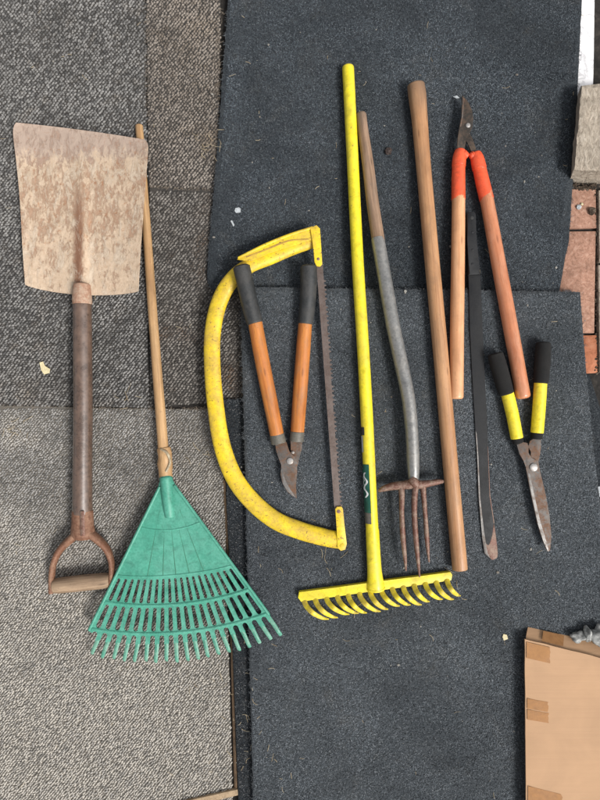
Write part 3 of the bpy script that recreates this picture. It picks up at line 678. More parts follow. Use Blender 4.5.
for rf in (r_b1, r_b2):
    tube('cross_rib', [(*fan(rf(q), q), fz(*fan(rf(q), q)) + 0.0002, 1.7) for q in np.linspace(-1, 1, 15)], M['green'], fanp, seg=8, flat=0.6, n=3)
tube('socket', [(165.8, 475, 0.034, 6.6), (167.5, 495, 0.036, 6.0), (169, 508, 0.0365, 5.6), (170, 518, 0.036, 4.6)], M['green'], lr, seg=16, cap=0.6)
for k in range(NT):
    th = -1 + k * 2 / (NT - 1)
    rb, rt = r_b2(th), r_tip(th) + 1.5 + random.uniform(-1.0, 1.0)
    if k == 0: continue                                              # the outermost tine is snapped off
    zt = ZL + 0.0015 if fan(rt, th)[0] > 246 else 0.0175
    w0 = 2.9
    th2 = th + random.uniform(-0.004, 0.004)
    tube('tine', [(*fan(rb + (8.5 if k < NT - 1 else -2), th), fz(*fan(rb, th)) - 0.0016, 2.15), (*fan(rb + 14, th), ZR + 0.0042, 2.1), (*fan(rt - 5, th2), ZR + 0.0035, 1.95), (*fan(rt - 0.8, th2), ZR - 0.001, 1.75), (*fan(rt, th2), zt, 1.3)], M['green_tine'], lr, seg=8, flat=0.38, n=4)

# ------------------------------------------------------------------ bow saw
ZB = ZL + 0.0005
bs = thing('bow_saw', 'yellow tubular bow saw with long toothed rusty blade', 'saw', P(280, 400, ZL))
zt = ZL + 0.0115
tube('frame', [(341, 540.5, zt, 8.5), (325, 537.5, zt, 8.8), (300, 530.5, zt, 9.0), (275, 520, zt, 9.0), (252, 501, zt, 9.0), (234, 477, zt, 8.9), (222, 445, zt, 8.6), (215.5, 405, zt, 8.4), (212.3, 365, zt, 8.2),
               (212.8, 332, zt, 8.2), (219, 303, zt, 8.2), (231, 281, zt, 8.0), (249, 266, zt, 7.6), (270, 257.5, zt, 7.4), (292, 248, zt, 7.4), (315, 240, zt, 7.4)], M['yel_saw'], bs, seg=22, flat=0.6, cap=0.2, n=7)
lv = plate('tension_lever', [(237, 259.5), (240, 255.5), (252, 250.5), (265, 244.5), (290, 234.5), (313, 226.5), (315, 239), (290, 247), (268, 254), (252, 261), (244, 260.5)], zt + 0.0125, 0.003, M['yel_saw'], bs, bevel=0.001)
tube('lever_crease_shade', [(246, 257, zt + 0.0128, 0.9), (265, 250, zt + 0.0128, 1.0), (288, 241, zt + 0.0128, 1.0), (309, 239, zt + 0.0126, 0.7)], M['yel_dk'], lv, seg=6, flat=0.3)  # shade of the fold, painted as a darker yellow line
tube('lever_lip', [(238, 258, zt + 0.0125, 1.2), (265, 245, zt + 0.0135, 1.7), (290, 235, zt + 0.0135, 1.8), (313, 227.5, zt + 0.013, 1.6)], M['yel_saw'], lv, seg=8)
br = plate('blade_bracket', [(310, 228), (316.5, 225), (320, 228.5), (321, 243), (322.3, 264), (320, 266.5), (316.5, 266), (314.5, 262), (313, 245)], zt + 0.0165, 0.0045, M['yel_saw'], bs, bevel=0.001)
bolt('bracket_pin', 318.3, 259, zt + 0.0163, 1.5, 0.0012, M['rust_dk'], br)
br2 = plate('blade_bracket', [(335.3, 509), (337, 506.8), (341.5, 506.6), (343, 509), (344.5, 525), (346.8, 544), (345.5, 549.5), (341, 551), (337.5, 548), (336.8, 530)], zt + 0.013, 0.0045, M['yel_saw'], bs, bevel=0.001)
bolt('bracket_pin', 338.6, 511.5, zt + 0.0128, 1.9, 0.0012, M['rust_dk'], br2); bolt('bracket_pin', 342.5, 546, zt + 0.0128, 2.6, 0.001, M['yel_saw'], br2)
# blade with teeth on the right edge
def blx(y):
    f = (y - 262) / (512 - 262); return 316.2 + (334.6 - 316.2) * f
ol = []; y = 262.0
for y_ in np.linspace(262, 513, 14): ol.append((blx(y_), y_))
rt = []; y = 511.0; k = 0
wd_ = 6.3
while y > 274:
    tooth = 3.6 if k % 6 < 5 else 0.2
    rt += [(blx(y) + wd_, y), (blx(y - 0.6) + wd_ + tooth * 0.55, y - 0.7), (blx(y - 1.9) + wd_ + tooth * 0.55, y - 1.7), (blx(y - 2.4) + wd_, y - 2.5)]
    y -= 4.4; k += 1
rt.append((blx(262) + wd_, 262))
plate('toothed_blade', ol + rt, zt + 0.0085, 0.0012, M['saw_steel'], bs, bevel=0)

# ------------------------------------------------------------------ small orange lopper
lo = thing('pruning_lopper', 'short lopper with orange wooden handles, black grips and curved worn blade', 'lopper', P(289, 461, ZL))
zc = ZL + 0.0135
za = lambda f: 0.075 + (zc + 0.003 - 0.075) * f
tube('grip', [(241, 265, za(0), 8.6), (244.5, 280, za(0.09), 8.6), (250, 305, za(0.24), 8.5), (255, 323.5, za(0.34), 8.2)], M['rubber'], lo, seg=20, cap=0.45, cap2=0.12)
tube('grip', [(308.5, 265, 0.056, 8.3), (308.7, 280, 0.0545, 8.3), (307.6, 302, 0.052, 8.1), (305.3, 324, 0.0495, 7.7)], M['rubber'], lo, seg=20, cap=0.45, cap2=0.12)
tube('handle', [(254.5, 319, za(0.33), 7.2), (262, 360, za(0.55), 7.4), (270, 400, za(0.78), 7.3), (277.4, 437, za(0.98), 7.0)], M['orange_wood'], lo, seg=20, cap=0.15)
tube('handle', [(305.5, 319, 0.049, 6.9), (302.5, 360, 0.046, 7.2), (299.6, 400, 0.043, 7.2), (297.2, 434, zc + 0.002, 6.8)], M['orange_wood'], lo, seg=20, cap=0.15)
tube('collar', [(276.8, 434, zc + 0.003, 7.5), (278.8, 443.5, zc + 0.002, 7.5)], M['collar'], lo, seg=18, n=3, cap=0.12)
tube('collar', [(297.3, 431.5, zc + 0.002, 7.2), (296.6, 441.5, zc + 0.001, 7.2)], M['collar'], lo, seg=18, n=3, cap=0.12)
plate('hook_jaw', [(290, 441), (302.3, 441), (301.8, 449), (299.3, 458), (297.5, 466), (292, 474), (285.5, 473), (284.5, 463), (286.5, 455), (291.5, 452)], zc + 0.003, 0.0045, M['blade_rust'], lo, bevel=0.0012)
bj = plate('cutting_blade', [(275, 442), (286.5, 442), (288.2, 448), (290, 453.5), (294.5, 456), (297.2, 462), (297.2, 472), (296, 486), (296.8, 498.5), (292.5, 496), (287, 491.5), (282.6, 484), (280.4, 474), (281.6, 465), (278.5, 458), (275.8, 450)], zc + 0.0065, 0.0032, M['blade_rust'], lo, bevel=0.0007)
plate('bevel_edge', [(281, 470), (282.6, 467.5), (283.2, 474), (286, 482.5), (290.5, 489.5), (296, 498), (292.2, 495.4), (287.2, 491), (283, 484)], zc + 0.0069, 0.001, M['blade_bright'], bj, bevel=0.0003)
bolt('pivot_bolt', 290, 461, zc + 0.0066, 3.3, 0.0028, M['bolt'], lo)
bolt('stop_pin', 293, 452.5, zc + 0.0064, 1.4, 0.0015, M['bolt'], lo)

# ------------------------------------------------------------------ yellow garden rake
gr = thing('garden_rake', 'bright yellow garden rake with a row of curved tines', 'rake', P(375, 585, ZL))
zh = lambda y: ZU + 0.013 + (ZL + 0.016 - ZU - 0.013) * min(1, max(0, (y - 66) / 300.0))
tube('handle', [(348, 66, zh(66), 5.9), (352.2, 150, zh(150), 5.9), (357.6, 260, zh(260), 6.0), (363.2, 350, zh(350), 6.1), (367, 420, zh(420), 6.2), (369.8, 480, zh(480), 6.2), (372.2, 530, zh(530), 6.3), (374, 562, zh(562), 6.4)], M['yel_rake'], gr, seg=24, cap=0.35)
tube('socket', [(372.3, 528, zh(528), 6.6), (373.6, 555, zh(528), 6.9), (374.6, 572, zh(528) - 0.002, 7.3), (375.4, 583, zh(528) - 0.004, 8.6), (375.8, 589.5, zh(528) - 0.007, 9.6)], M['yel_rake'], gr, seg=22, flat=0.85, cap=0.3)
bar = plate('head_bar', [(299, 592.2), (340, 587), (375, 582), (420, 576.3), (450.5, 572), (452.5, 575), (451.5, 580.5), (420, 585), (375, 591), (340, 596), (301, 602), (298, 598)], ZL + 0.014, 0.012, M['yel_rake'], gr, bevel=0.002)
TN = 14
for k in range(TN):
    f = k / (TN - 1)
    bx = 303.5 + (446.5 - 303.5) * f; by = 599.0 + (577.5 - 599.0) * f
    dx = 24 - 8 * f + random.uniform(-2.0, 2.0); dy = 20 - 0.5 * f + random.uniform(-1.5, 1.5)
    zb = ZL + 0.010; zt_ = 0.050 + random.uniform(-0.004, 0.004)
    tube('tine', [(bx, by, zb, 2.7), (bx + dx * 0.12, by + dy * 0.36, zb + 0.010, 2.7), (bx + dx * 0.38, by + dy * 0.7, zb + 0.020, 2.5), (bx + dx * 0.72, by + dy * 0.93, zt_ - 0.002, 1.8), (bx + dx, by + dy, zt_, 0.55)],
         M['yel_tine'], gr, seg=10, flat=0.42, n=5, cap=0.4)
# label on the handle (curved shell just proud of the tube)
def shell(name, ya, yb, f0, f1, m, parent, lift=0.0004, wav=None, n=14):
    bm = bmesh.new(); rows = []
    hp = [(348, 66, 5.9), (357.6, 260, 6.0), (363.2, 350, 6.1), (367, 420, 6.2), (369.8, 480, 6.2), (372.2, 530, 6.3)]
    for j in range(n + 1):
        y = ya + (yb - ya) * j / n
        x = np.interp(y, [p[1] for p in hp], [p[0] for p in hp]); r_ = R(float(np.interp(y, [p[1] for p in hp], [p[2] for p in hp])) * 1.0, zh(y)) + lift + 0.0006
        c = P(x, y, zh(y)); rw = []
        off = wav(j / n) if wav else 0
        for i in range(7):
            f = math.radians(f0 + off + (f1 - f0) * i / 6); rw.append(bm.verts.new(c + Vector((math.cos(f) * r_, 0, math.sin(f) * r_))))
        rows.append(rw)
    for j in range(n):
        for i in range(6): bm.faces.new((rows[j][i], rows[j][i + 1], rows[j + 1][i + 1], rows[j + 1][i]))
    return bm_obj(name, bm, m, parent)
st = shell('label_sticker', 464, 512, 98, 185, M['sticker'], gr)
shell('label_print', 472, 497, 128, 146, M['white'], st, 0.0008, lambda q: 16 * math.sin(q * 13), 24)
shell('label_print', 476, 490, 152, 162, M['white'], st, 0.0008, lambda q: 8 * math.sin(q * 17), 24)
shell('label_sticker', 512, 523, 100, 180, M['collar'], gr, 0.0002)
shell('label_mark', 427, 435, 125, 165, M['black_print'], gr)
shell('label_mark', 436, 452, 145, 172, M['paper'], gr)

# ------------------------------------------------------------------ digging fork
fk = thing('garden_fork', 'old bent fork with weathered wood handle, grey metal shank and rusty tines', 'fork', P(413, 485, ZL))
tube('handle', [(361, 113, 0.0310, 5.2), (363, 130, 0.0335, 5.3), (368, 165, 0.0374, 5.8), (373, 205, 0.0428, 6.2), (378, 238, 0.0467, 6.4), (380, 252, 0.0479, 6.2)], M['fork_wood'], fk, seg=18, cap=0.4)
tube('shank', [(377.6, 238, 0.0467, 6.6), (385, 280, 0.0522, 6.9), (393, 325, 0.0555, 7.0), (401.5, 365, 0.0585, 6.9), (408.5, 400, 0.0615, 6.7), (412, 435, 0.0635, 6.4), (413.2, 465, 0.0645, 6.2), (413.5, 480, 0.0645, 5.2)], M['steel_grey'], fk, seg=22, cap=0.08, cap2=0.3)
hd = tube('crossbar', [(378.5, 491.5, 0.0545, 1.2), (384, 488.5, 0.0575, 3.0), (394, 486, 0.0605, 4.0), (404, 485, 0.0625, 4.4), (413, 484, 0.0635, 5.2), (421, 484.5, 0.0625, 4.2), (430, 483.2, 0.0605, 3.3), (438, 481.8, 0.0585, 2.8), (443.5, 481.3, 0.0565, 1.6)], M['rust_dk'], fk, seg=14, rough=0.04)
tube('hub_knob', [(411, 478, 0.0695, 4.0), (414, 482, 0.0720, 4.8), (417, 486, 0.0695, 4.0)], M['rust_dk'], hd, seg=12, rough=0.08, cap=0.7)
tube('tine', [(401, 485, 0.0615, 3.2), (401.8, 495, 0.0645, 3.0), (401.8, 513, 0.0645, 2.5), (403, 537, 0.0615, 2.7), (405, 558, 0.0575, 1.9), (406, 571, 0.0545, 0.8)], M['rust_dk'], fk, seg=12, rough=0.05)
tube('tine', [(418, 482, 0.0665, 3.2), (415.2, 490, 0.0685, 3.1), (414.3, 513, 0.0685, 2.9), (416, 540, 0.0655, 2.7), (418, 560, 0.0625, 2.0), (419.6, 577, 0.0595, 0.8)], M['rust_dk'], fk, seg=12, rough=0.05)
tube('tine', [(423, 486, 0.0605, 3.4), (423.5, 494, 0.0615, 2.8), (425.5, 518, 0.0595, 2.3), (427, 540, 0.0565, 2.4), (429, 562, 0.0525, 0.9)], M['rust_dk'], fk, seg=12, rough=0.05)

# ------------------------------------------------------------------ loose wooden handle
pole = tube('wooden_handle', [(415.7, 84, ZU + 0.0195, 8.6), (417.3, 96, ZU + 0.0190, 8.9), (419.5, 118, ZU + 0.018, 8.0), (423, 160, ZU + 0.0175, 7.4), (431, 250, 0.046, 7.4), (440.5, 352, 0.0495, 7.5), (450, 460, 0.0495, 7.5), (460, 569.5, 0.0495, 7.6)],
            M['pole'], None, seg=28, cap=0.22, cap2=0.1)
props(pole, 'loose brown wooden tool handle, flared at one end', 'handle')

# ------------------------------------------------------------------ red-sleeved lopper
rl = thing('long_lopper', 'long lopper with pale wooden handles and bright red sleeves', 'lopper', P(468, 126, ZU))
z1 = ZL + 0.0155
tube('handle', [(458.6, 190, ZU + 0.019, 6.5), (458, 260, 0.043, 6.7), (457, 330, z1, 6.9), (456.7, 399, z1, 6.7)], M['lop_wood'], rl, seg=24, cap=0.4)
tube('handle', [(485, 190, ZU + 0.019, 6.7), (497, 255, 0.043, 7.1), (511, 330, z1, 7.3), (523.5, 398.5, z1, 7.3)], M['lop_wood2'], rl, seg=24, cap=0.45)
tube('sleeve', [(460.8, 149.5, ZU + 0.019, 5.0), (459.6, 156, ZU + 0.019, 6.4), (458.7, 165.5, ZU + 0.019, 6.9), (458.6, 167, ZU + 0.019, 6.5), (458.4, 180, ZU + 0.019, 6.7), (458.4, 200, ZU + 0.019, 6.9)], M['red'], rl, seg=22, cap=0.25, cap2=0.08, n=5)
tube('sleeve', [(475.2, 152.5, ZU + 0.019, 5.0), (477.2, 159, ZU + 0.019, 6.6), (479.4, 168.5, ZU + 0.019, 7.0), (479.8, 170, ZU + 0.019, 6.6), (482.5, 182, ZU + 0.019, 6.9), (486.8, 200, ZU + 0.019, 7.1)], M['red'], rl, seg=22, cap=0.25, cap2=0.08, n=5)
tube('bumper', [(462, 152.5, ZU + 0.021, 4.2), (468, 157, ZU + 0.021, 3.2)], M['red'], rl, seg=14, cap=0.6, n=4)
tube('bumper', [(475, 154.5, ZU + 0.021, 4.2), (469.5, 157, ZU + 0.021, 3.4)], M['red'], rl, seg=14, cap=0.6, n=4)
zl = ZU + 0.022
plate('hook_jaw', [(459.5, 126), (462.5, 124), (468, 130), (473, 139), (477, 152), (472, 153.5), (467.5, 143), (463, 135)], zl - 0.002, 0.004, M['blade_dark'], rl, bevel=0.001)
cj = plate('cutting_blade', [(462.2, 95), (465.5, 98), (469.3, 103.5), (472.3, 111), (473.4, 118), (472.8, 127), (470, 132.5), (466, 139), (464.5, 151), (457, 151), (457.4, 141), (459.2, 128), (461.4, 117), (462, 106)], zl + 0.0035, 0.0036, M['blade_dark'], rl, bevel=0.0008)
plate('bevel_edge', [(462.6, 96.5), (465, 99), (463.8, 108), (463, 117), (461.2, 126), (460, 127), (461.7, 117), (462.3, 106)], zl + 0.0038, 0.0008, M['blade_rust'], cj, bevel=0.0002)
bolt('pivot_bolt', 468, 125.5, zl + 0.0036, 2.3, 0.0025, M['bolt'], rl)

# ------------------------------------------------------------------ machete
mc = thing('machete', 'black machete with plastic grip and rusty blade tip', 'machete', P(475, 300, ZU))
zm = ZL + 0.0025
bm = bmesh.new()
gp = plate('grip', [(467, 214), (469, 211.3), (474.5, 211.3), (476.2, 214), (476.3, 235), (476.8, 255), (479.8, 268), (480.3, 274.5), (468.6, 275), (468.6, 262), (467.4, 240)], zm + 0.0085, 0.014, M['blk_plastic'], mc, bevel=0.003)
bolt('lanyard_hole', 472, 217.8, zm + 0.0084, 1.7, 0.0004, M['black_print'], gp)
for yy_ in (232, 250, 264):
    bolt('grip_rivet', 472.5, yy_, zm + 0.0084, 1.3, 0.0008, M['blk_plastic'], gp)
mb = plate('blade', [(468.4, 273), (480.2, 273), (481.5, 300), (484, 360), (487, 420), (488.2, 450), (490.4, 495), (494.6, 523), (498.2, 549), (498, 557), (495, 559.5), (491.3, 560), (484.2, 553.5), (482, 538), (478.4, 497), (476.8, 454), (475.2, 425), (472.6, 380), (470, 330)], zm + 0.0015, 0.0028, M['blk_plastic'], mc, bevel=0.0006)
plate('bevel_edge', [(475.4, 430), (476.8, 434), (478.3, 456), (480.2, 497), (484, 532), (487.5, 553), (491, 559.2), (484.6, 553.4), (482.4, 538), (478.9, 497), (477.2, 454)], zm + 0.0019, 0.0012, M['blade_bright'], mb, bevel=0.0003)
plate('rust_patch', [(485.5, 543), (489, 545), (492.5, 534), (494, 524), (496.9, 545), (497.6, 556), (495, 559), (491.4, 559.4), (487.8, 553)], zm + 0.0018, 0.001, M['rust_dk'], mb, bevel=0.0003, smooth_n=3)
plate('spine_edge', [(487.6, 446), (488.1, 447), (490.2, 495), (494.4, 523), (493.8, 524), (489.6, 496)], zm + 0.00185, 0.001, M['rust_dk'], mb, bevel=0.0003)

# ------------------------------------------------------------------ hedge shears
hs_ = thing('hedge_shears', 'hedge shears with yellow handles, black foam grips and rusty closed blades', 'shears', P(533, 467, ZL))
zs = ZL + 0.0175
tube('handle', [(506, 389, zs, 6.0), (508, 396, zs, 6.3), (512.5, 415, zs, 6.2), (517, 438.5, zs, 6.1)], M['yel_shear'], hs_, seg=22, cap=0.15)
tube('handle', [(542, 365, zs, 6.0), (540.5, 384, zs, 6.3), (539, 408, zs, 6.3), (537, 433, zs, 6.2)], M['yel_shear'], hs_, seg=22, cap=0.15)
tube('foam_grip', [(495, 353, zs + 0.0005, 7.4), (498, 364, zs + 0.0005, 8.1), (503, 382, zs + 0.0005, 8.0), (506.6, 394.5, zs + 0.0005, 7.4)], M['foam'], hs_, seg=20, cap=0.35, cap2=0.2)
tube('foam_grip', [(543.4, 342, zs + 0.0005, 7.0), (543, 352, zs + 0.0005, 7.6), (541.8, 370, zs + 0.0005, 7.6), (540.7, 383.5, zs + 0.0005, 7.2)], M['foam'], hs_, seg=20, cap=0.35, cap2=0.2)
tube('collar', [(516.3, 436.5, zs, 5.6), (518.5, 443, zs - 0.001, 5.4)], M['foam'], hs_, seg=16, n=3, cap=0.15)
tube('collar', [(537, 431.5, zs, 5.6), (536.4, 439, zs - 0.001, 5.4)], M['foam'], hs_, seg=16, n=3, cap=0.15)
plate('lower_blade', [(530, 441), (534.5, 438), (541, 438.5), (541.3, 446), (540, 455), (538, 462), (541, 475), (546, 496), (549.5, 515), (551.5, 536), (550.6, 549), (546.5, 541), (540, 518), (533, 490), (528, 468), (530.5, 460), (531.5, 452), (528, 447)], zs - 0.002, 0.004, M['blade_rust'], hs_, bevel=0.0007)
ub = plate('upper_blade', [(516.6, 444), (523, 442), (527.5, 443), (528.8, 447.5), (528.2, 453), (531, 458), (536.4, 460), (538, 465), (540.4, 477), (545.2, 499), (549, 520), (550.5, 540), (550.3, 550.5), (547.6, 551.8), (543, 541), (537.6, 524), (531, 494), (526.2, 467), (523.6, 461), (519.5, 454)], zs + 0.0024, 0.004, M['blade_rust'], hs_, bevel=0.0008)
plate('bevel_edge', [(527.5, 472), (530, 474), (534, 494), (540.5, 522), (546, 540), (549, 550.5), (547.6, 551.3), (543.2, 541), (537.9, 524), (531.4, 494)], zs + 0.0029, 0.001, M['blade_bright'], ub, bevel=0.0003)
bolt('pivot_bolt', 533.5, 467.3, zs + 0.0025, 4.0, 0.003, M['bolt'], hs_)

# ------------------------------------------------------------------ carton
ZT = ZL + 0.022
cb = thing('cardboard_carton', 'brown cardboard carton patched with parcel tape', 'carton', P(560, 720, ZL))
bm = bmesh.new()
tp = [P(525.5, 640, ZT), P(597, 657.5, ZT), P(720, 688, ZT), P(720, 900, ZT), P(527.5, 900, ZT)]
bt_ = [P(528, 627, ZL + .0005), P(597, 642, ZL + .0005), P(720, 672, ZL + .0005), P(720, 900, ZL + .0005), P(529.5, 900, ZL + .0005)]
mid = [(p + q) / 2 + Vector((0.003 * noise.noise(p * 30), 0.004 * noise.noise(q * 30), 0)) for p, q in zip(tp, bt_)]
tv = [bm.verts.new(p) for p in tp]; mv = [bm.verts.new(p) for p in mid]; bv = [bm.verts.new(p) for p in bt_]
bm.faces.new(tv); bm.faces.new(bv[::-1])
for A_, B_ in ((tv, mv), (mv, bv)):
    for i in range(5): bm.faces.new((A_[i], A_[(i + 1) % 5], B_[(i + 1) % 5], B_[i]))
bmesh.ops.bevel(bm, geom=[e_ for e_ in bm.edges if all(q in tv for q in e_.verts)], offset=0.004, segments=3, affect='EDGES', profile=0.5)
bm_obj('carton_body', bm, M['card_face'], cb, 30)
def flap_z(x, y): return ZT + 0.0052 + 0.0018 * noise.noise(Vector(((x - 525) / 95, (y - 640) / 50, 2)))
# top flap: gently bowed corrugated sheet
bm = bmesh.new(); g = []
for j in range(31):
    row = []
    for i in range(21):
        u, v_ = i / 20, j / 30
        xl, yl = 524.8 + 2.0 * v_, 639.2 + 258 * v_; xr, yr = 715, 686 + 212 * v_
        x = xl + (xr - xl) * u + 0.5 * noise.noise(Vector((v_ * 12, 1, 0))) * (i == 0); y = yl + (yr - yl) * u + 0.8 * noise.noise(Vector((u * 14, 4, 0))) * (j == 0)
        z = flap_z(x, y) - (0.0012 if i == 0 or j == 0 else 0)
        row.append(bm.verts.new(P(x, y, z)))
    g.append(row)
for j in range(30):
    for i in range(20): bm.faces.new((g[j][i], g[j + 1][i], g[j + 1][i + 1], g[j][i + 1]))
bmesh.ops.recalc_face_normals(bm, faces=bm.faces)
if sum(f.normal.z for f in bm.faces) < 0: bmesh.ops.reverse_faces(bm, faces=bm.faces)
bmesh.ops.solidify(bm, geom=list(bm.faces), thickness=0.004)
bm_obj('top_flap', bm, M['card_face'], cb, 60)
def tape(x0, x1, ya, yb, tilt=0.0, ragged=1.0):
    bm = bmesh.new(); g = []
    for j in range(13):
        row = []
        for i in range(13):
            u, v_ = i / 12, j / 12
            x = x0 + (x1 + ragged * noise.noise(Vector((v_ * 5, ya, 0))) - x0) * u; y = ya + (yb - ya) * v_ + tilt * (x - x0)
            row.append(bm.verts.new(P(x, y, flap_z(x, y) + 0.0007 + 0.00025 * noise.noise(Vector((x * 0.4, y * 0.15, 0))) - (0.0002 if i in (0, 12) or j in (0, 12) else 0))))
        g.append(row)
    for j in range(12):
        for i in range(12): bm.faces.new((g[j][i], g[j + 1][i], g[j + 1][i + 1], g[j][i + 1]))
    bmesh.ops.recalc_face_normals(bm, faces=bm.faces)
    if sum(f.normal.z for f in bm.faces) < 0: bmesh.ops.reverse_faces(bm, faces=bm.faces)
    bmesh.ops.solidify(bm, geom=list(bm.faces), thickness=0.0004)
    return bm_obj('tape_strip', bm, M['tape'], cb, 60)
tape(526.6, 550, 642, 658, 0.23); tape(527.2, 548, 698.5, 708.5, 0.17); tape(527.3, 548.3, 709.5, 719.5, 0.17); tape(528, 561, 786, 820, 0.25, 3)
bm = bmesh.new()                                                    # tape on the narrow side
def side(u, v_): 
    a_ = tp[0].lerp(tp[1], u); b__ = bt_[0].lerp(bt_[1], u); q = a_.lerp(b__, v_); return q + Vector((0, 0.0035, 0.002))
gg = [[bm.verts.new(side(0.22 + 0.3 * i / 6, 0.12 + 0.75 * j / 4)) for i in range(7)] for j in range(5)]
for j in range(4):
    for i in range(6): bm.faces.new((gg[j][i], gg[j][i + 1], gg[j + 1][i + 1], gg[j + 1][i]))
bm_obj('tape_strip', bm, M['tape'], cb)

# crumpled plastic bag behind the carton
bm = bmesh.new()
for (x, y, z, rx, ry, rz) in ((578, 637, ZL + .012, 8, 5, 0.016), (587, 634, ZL + .014, 3.5, 7.5, 0.018), (599, 636, ZL + .016, 9, 10, 0.02), (614, 640, ZL + .016, 10, 10, 0.02)):
    gq = bmesh.ops.create_icosphere(bm, subdivisions=4, radius=1.0)
    for q in gq['verts']:
        k_ = 1 + 0.4 * noise.noise(q.co * 1.2 + Vector((x, y, 0))) - 0.12 * abs(noise.noise(q.co * 2.4 + Vector((x, 0, 5))))
        q.co = P(x, y, z) + Vector((q.co.x * R(rx), q.co.y * R(ry), q.co.z * rz * 0.8)) * k_
        q.co.z = max(q.co.z, ZL + 0.0005)
props(bm_obj('plastic_bag', bm, M['bag'], None, 80), 'crumpled grey plastic bag tucked behind the carton', 'bag')

# ------------------------------------------------------------------ litter
def scrap(name, pts, z, m, label, cat, th=0.0006, curl=0.002):
    return props(plate(name, pts, z, th, m, bevel=0, zf=lambda x, y: z + curl * (0.5 + 0.5 * noise.noise(Vector((x * 0.4, y * 0.4, 0))))), label, cat)
scrap('paper_scrap', [(235.5, 208), (239, 207.3), (240.8, 209), (240.6, 212.4), (236, 212.9), (234.6, 211)], ZU + 0.001, M['paper'], 'small torn pale label scrap on the dark upper mat', 'scrap')
scrap('paper_scrap', [(597, 487), (603, 486), (604, 497), (596, 496.5)], ZU + 0.010, M['paper'], 'white paper scrap at the edge of the lower mat', 'scrap')
scrap('leaf_fragment', [(39.5, 362.5), (43, 361.5), (45, 366), (50, 369), (49.5, 373), (44, 374.5), (41, 370)], ZC + 0.002, M['leaf'], 'pale yellow leaf fragment on the grey carpet beside the shovel shaft', 'leaf', curl=0.004)
scrap('leaf_fragment', [(503.5, 634), (507, 635), (508, 639), (504, 640.5), (502.5, 637)], ZL + 0.001, M['leaf'], 'small tan leaf fragment on the mat beside the carton corner', 'leaf', curl=0.003)
scrap('leaf_fragment', [(453, 96.5), (457, 95.5), (459.5, 97.8), (456.5, 98.6)], ZU + 0.001, M['paper'], 'tiny white chip beside the red lopper blade tip', 'chip', curl=0.002)
scrap('leaf_fragment', [(230.5, 221), (232, 220), (234.5, 225), (233.5, 226.5)], ZU + 0.001, M['paper'], 'tiny white chip below the label scrap on upper mat', 'chip', curl=0.002)
bm = bmesh.new(); gq = bmesh.ops.create_icosphere(bm, subdivisions=3, radius=R(3.4))
for q in gq['verts']:
    q.co *= 1 + 0.4 * noise.noise(q.co * 250); q.co.z = max(-0.004, q.co.z * 0.75); q.co += P(388.5, 151, ZU + 0.004)
props(bm_obj('soil_clod', bm, M['clod']), 'small dark clod of soil on the upper mat beside the fork handle', 'clod')

def strands(name, specs, m, label):
    bm = bmesh.new()
    for (x, y, z, ln, an, wd2, cv) in specs:
        n_ = 5; pr = []
        for i in range(n_ + 1):
            f = i / n_ - 0.5; a2 = an + cv * f
            c = P(x + math.cos(an) * ln * f - math.sin(an) * cv * ln * f * f, y - math.sin(an) * ln * f - math.cos(an) * cv * ln * f * f, z + 0.0006 + 0.001 * (1 - 4 * f * f) * random.random())
            sd = Vector((-math.sin(a2), math.cos(a2), 0)) * R(wd2) * 0.5
            pr.append((bm.verts.new(c - sd), bm.verts.new(c + Vector((0, 0, R(wd2) * 0.5))), bm.verts.new(c + sd)))
        for i in range(n_):
            for k in range(2): bm.faces.new((pr[i][k], pr[i + 1][k], pr[i + 1][k + 1], pr[i][k + 1]))
    return props(bm_obj(name, bm, m), label, None, kind='stuff')
def surf(x, y):
    if x < 236 and y > 400 or x < 205: return ZC + 0.001
    if x < 240 and y > 300: return ZC + 0.001 if y < 400 else 0.0165
    if y < 287: return ZU
    if x < 252: return 0.0172
    return ZL
sp = []
for _ in range(95):
    x, y = random.uniform(0, 590), random.uniform(0, 800)
    if x > 520 and y > 620: continue
    sp.append((x, y, surf(x, y), random.uniform(2, 8), random.uniform(0, 6.28), random.uniform(0.25, 0.55), random.gauss(0, 0.35)))
for _ in range(34):
    x, y = random.gauss(243, 20), random.uniform(640, 790)
    sp.append((x, y, surf(x, y), random.uniform(3, 9), random.uniform(0, 6.28), random.uniform(0.3, 0.6), random.gauss(0, 0.45)))
for (cx, cy, k) in ((207, 148, 14), (350, 608, 4), (205, 455, 7), (325, 560, 5), (15, 425, 10), (130, 395, 6), (455, 585, 4)):
    for _ in range(k):
        x, y = random.gauss(cx, 8), random.gauss(cy, 8)
        sp.append((x, y, surf(x, y), random.uniform(3, 11), random.uniform(0, 6.28), random.uniform(0.25, 0.55), random.gauss(0, 0.4)))
strands('straw_litter', sp, M['straw'], 'dry grass and straw bits strewn over the mats')
fr = []
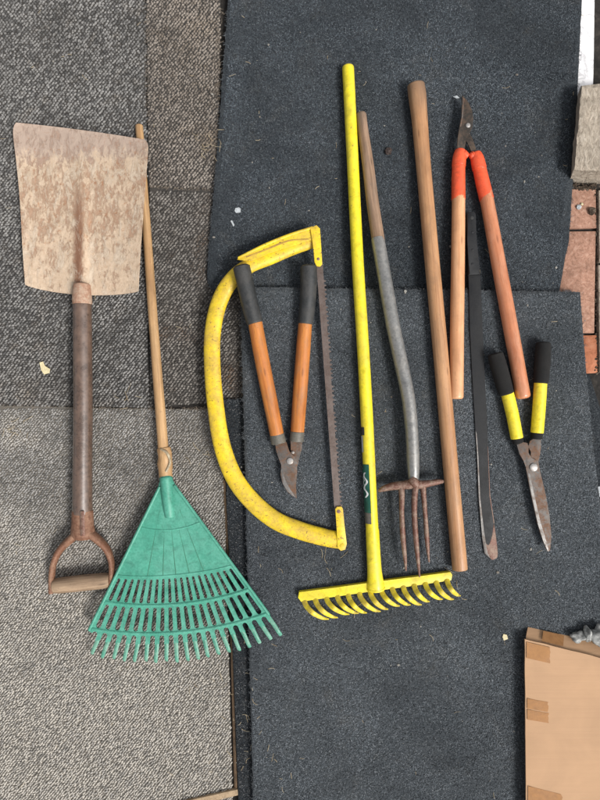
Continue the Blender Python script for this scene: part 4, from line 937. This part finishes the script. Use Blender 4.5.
def along(pts, z, cnt, ln=(1.5, 4.5), sp_=0.8):
    for _ in range(cnt):
        i = random.randrange(len(pts) - 1); f = random.random()
        x = pts[i][0] + (pts[i + 1][0] - pts[i][0]) * f; y = pts[i][1] + (pts[i + 1][1] - pts[i][1]) * f
        fr.append((x + random.gauss(0, sp_), y + random.gauss(0, sp_), z, random.uniform(*ln), random.uniform(0, 6.28), random.uniform(0.22, 0.4), random.gauss(0, 0.9)))
along([(228, 0), (217, 150), (208, 262)], ZU - 0.002, 150); along([(208, 286), (225, 292), (240, 292)], ZU - 0.002, 40)
along([(240.5, 288), (410, 289), (580, 292)], ZL - 0.001, 330); along([(241, 290), (243, 400), (248, 600), (253, 800)], ZL - 0.002, 300)
along([(580, 292), (586, 370), (592, 440)], ZL - 0.002, 80); along([(580, 40), (573, 180), (567, 254)], ZU - 0.001, 90)
along([(222, 401), (238, 401)], 0.0165, 20)
strands('frayed_threads', fr, M['fray'], 'short grey frayed threads along the felt mat edges')
fr = []
along([(219.5, 0), (218, 130), (217, 188)], ZC + 0.001, 130, (2, 6), 1.2); along([(206, 128), (218, 155)], ZC + 0.002, 30, (3, 9), 3)
along([(150, 187), (212, 190)], ZC, 60, (1.5, 4)); along([(0, 406), (149, 408.5), (222, 408.5)], ZC, 130, (1.5, 4)); along([(145.5, 0), (147, 125)], ZC, 60, (1.5, 4))
strands('frayed_yarn', fr, M['fray_tan'], 'frayed brown yarn ends along the old carpet seams')
bm = bmesh.new()
for _ in range(190):
    x, y = random.uniform(0, 595), random.uniform(0, 800)
    if x > 515 and y > 615: continue
    r_ = R(random.choice((0.4, 0.5, 0.6, 0.7, 1.0)) * random.uniform(0.7, 1.3)); c = P(x, y, surf(x, y) + r_ * 0.4)
    gq = bmesh.ops.create_icosphere(bm, subdivisions=1, radius=r_)
    sx_, sy_ = random.uniform(0.6, 1.6), random.uniform(0.6, 1.6)
    for q in gq['verts']: q.co = c + Vector((q.co.x * sx_, q.co.y * sy_, q.co.z * 0.7))
props(bm_obj('pale_grit', bm, M['grit']), 'tiny pale grit specks scattered on the mats', None, kind='stuff')
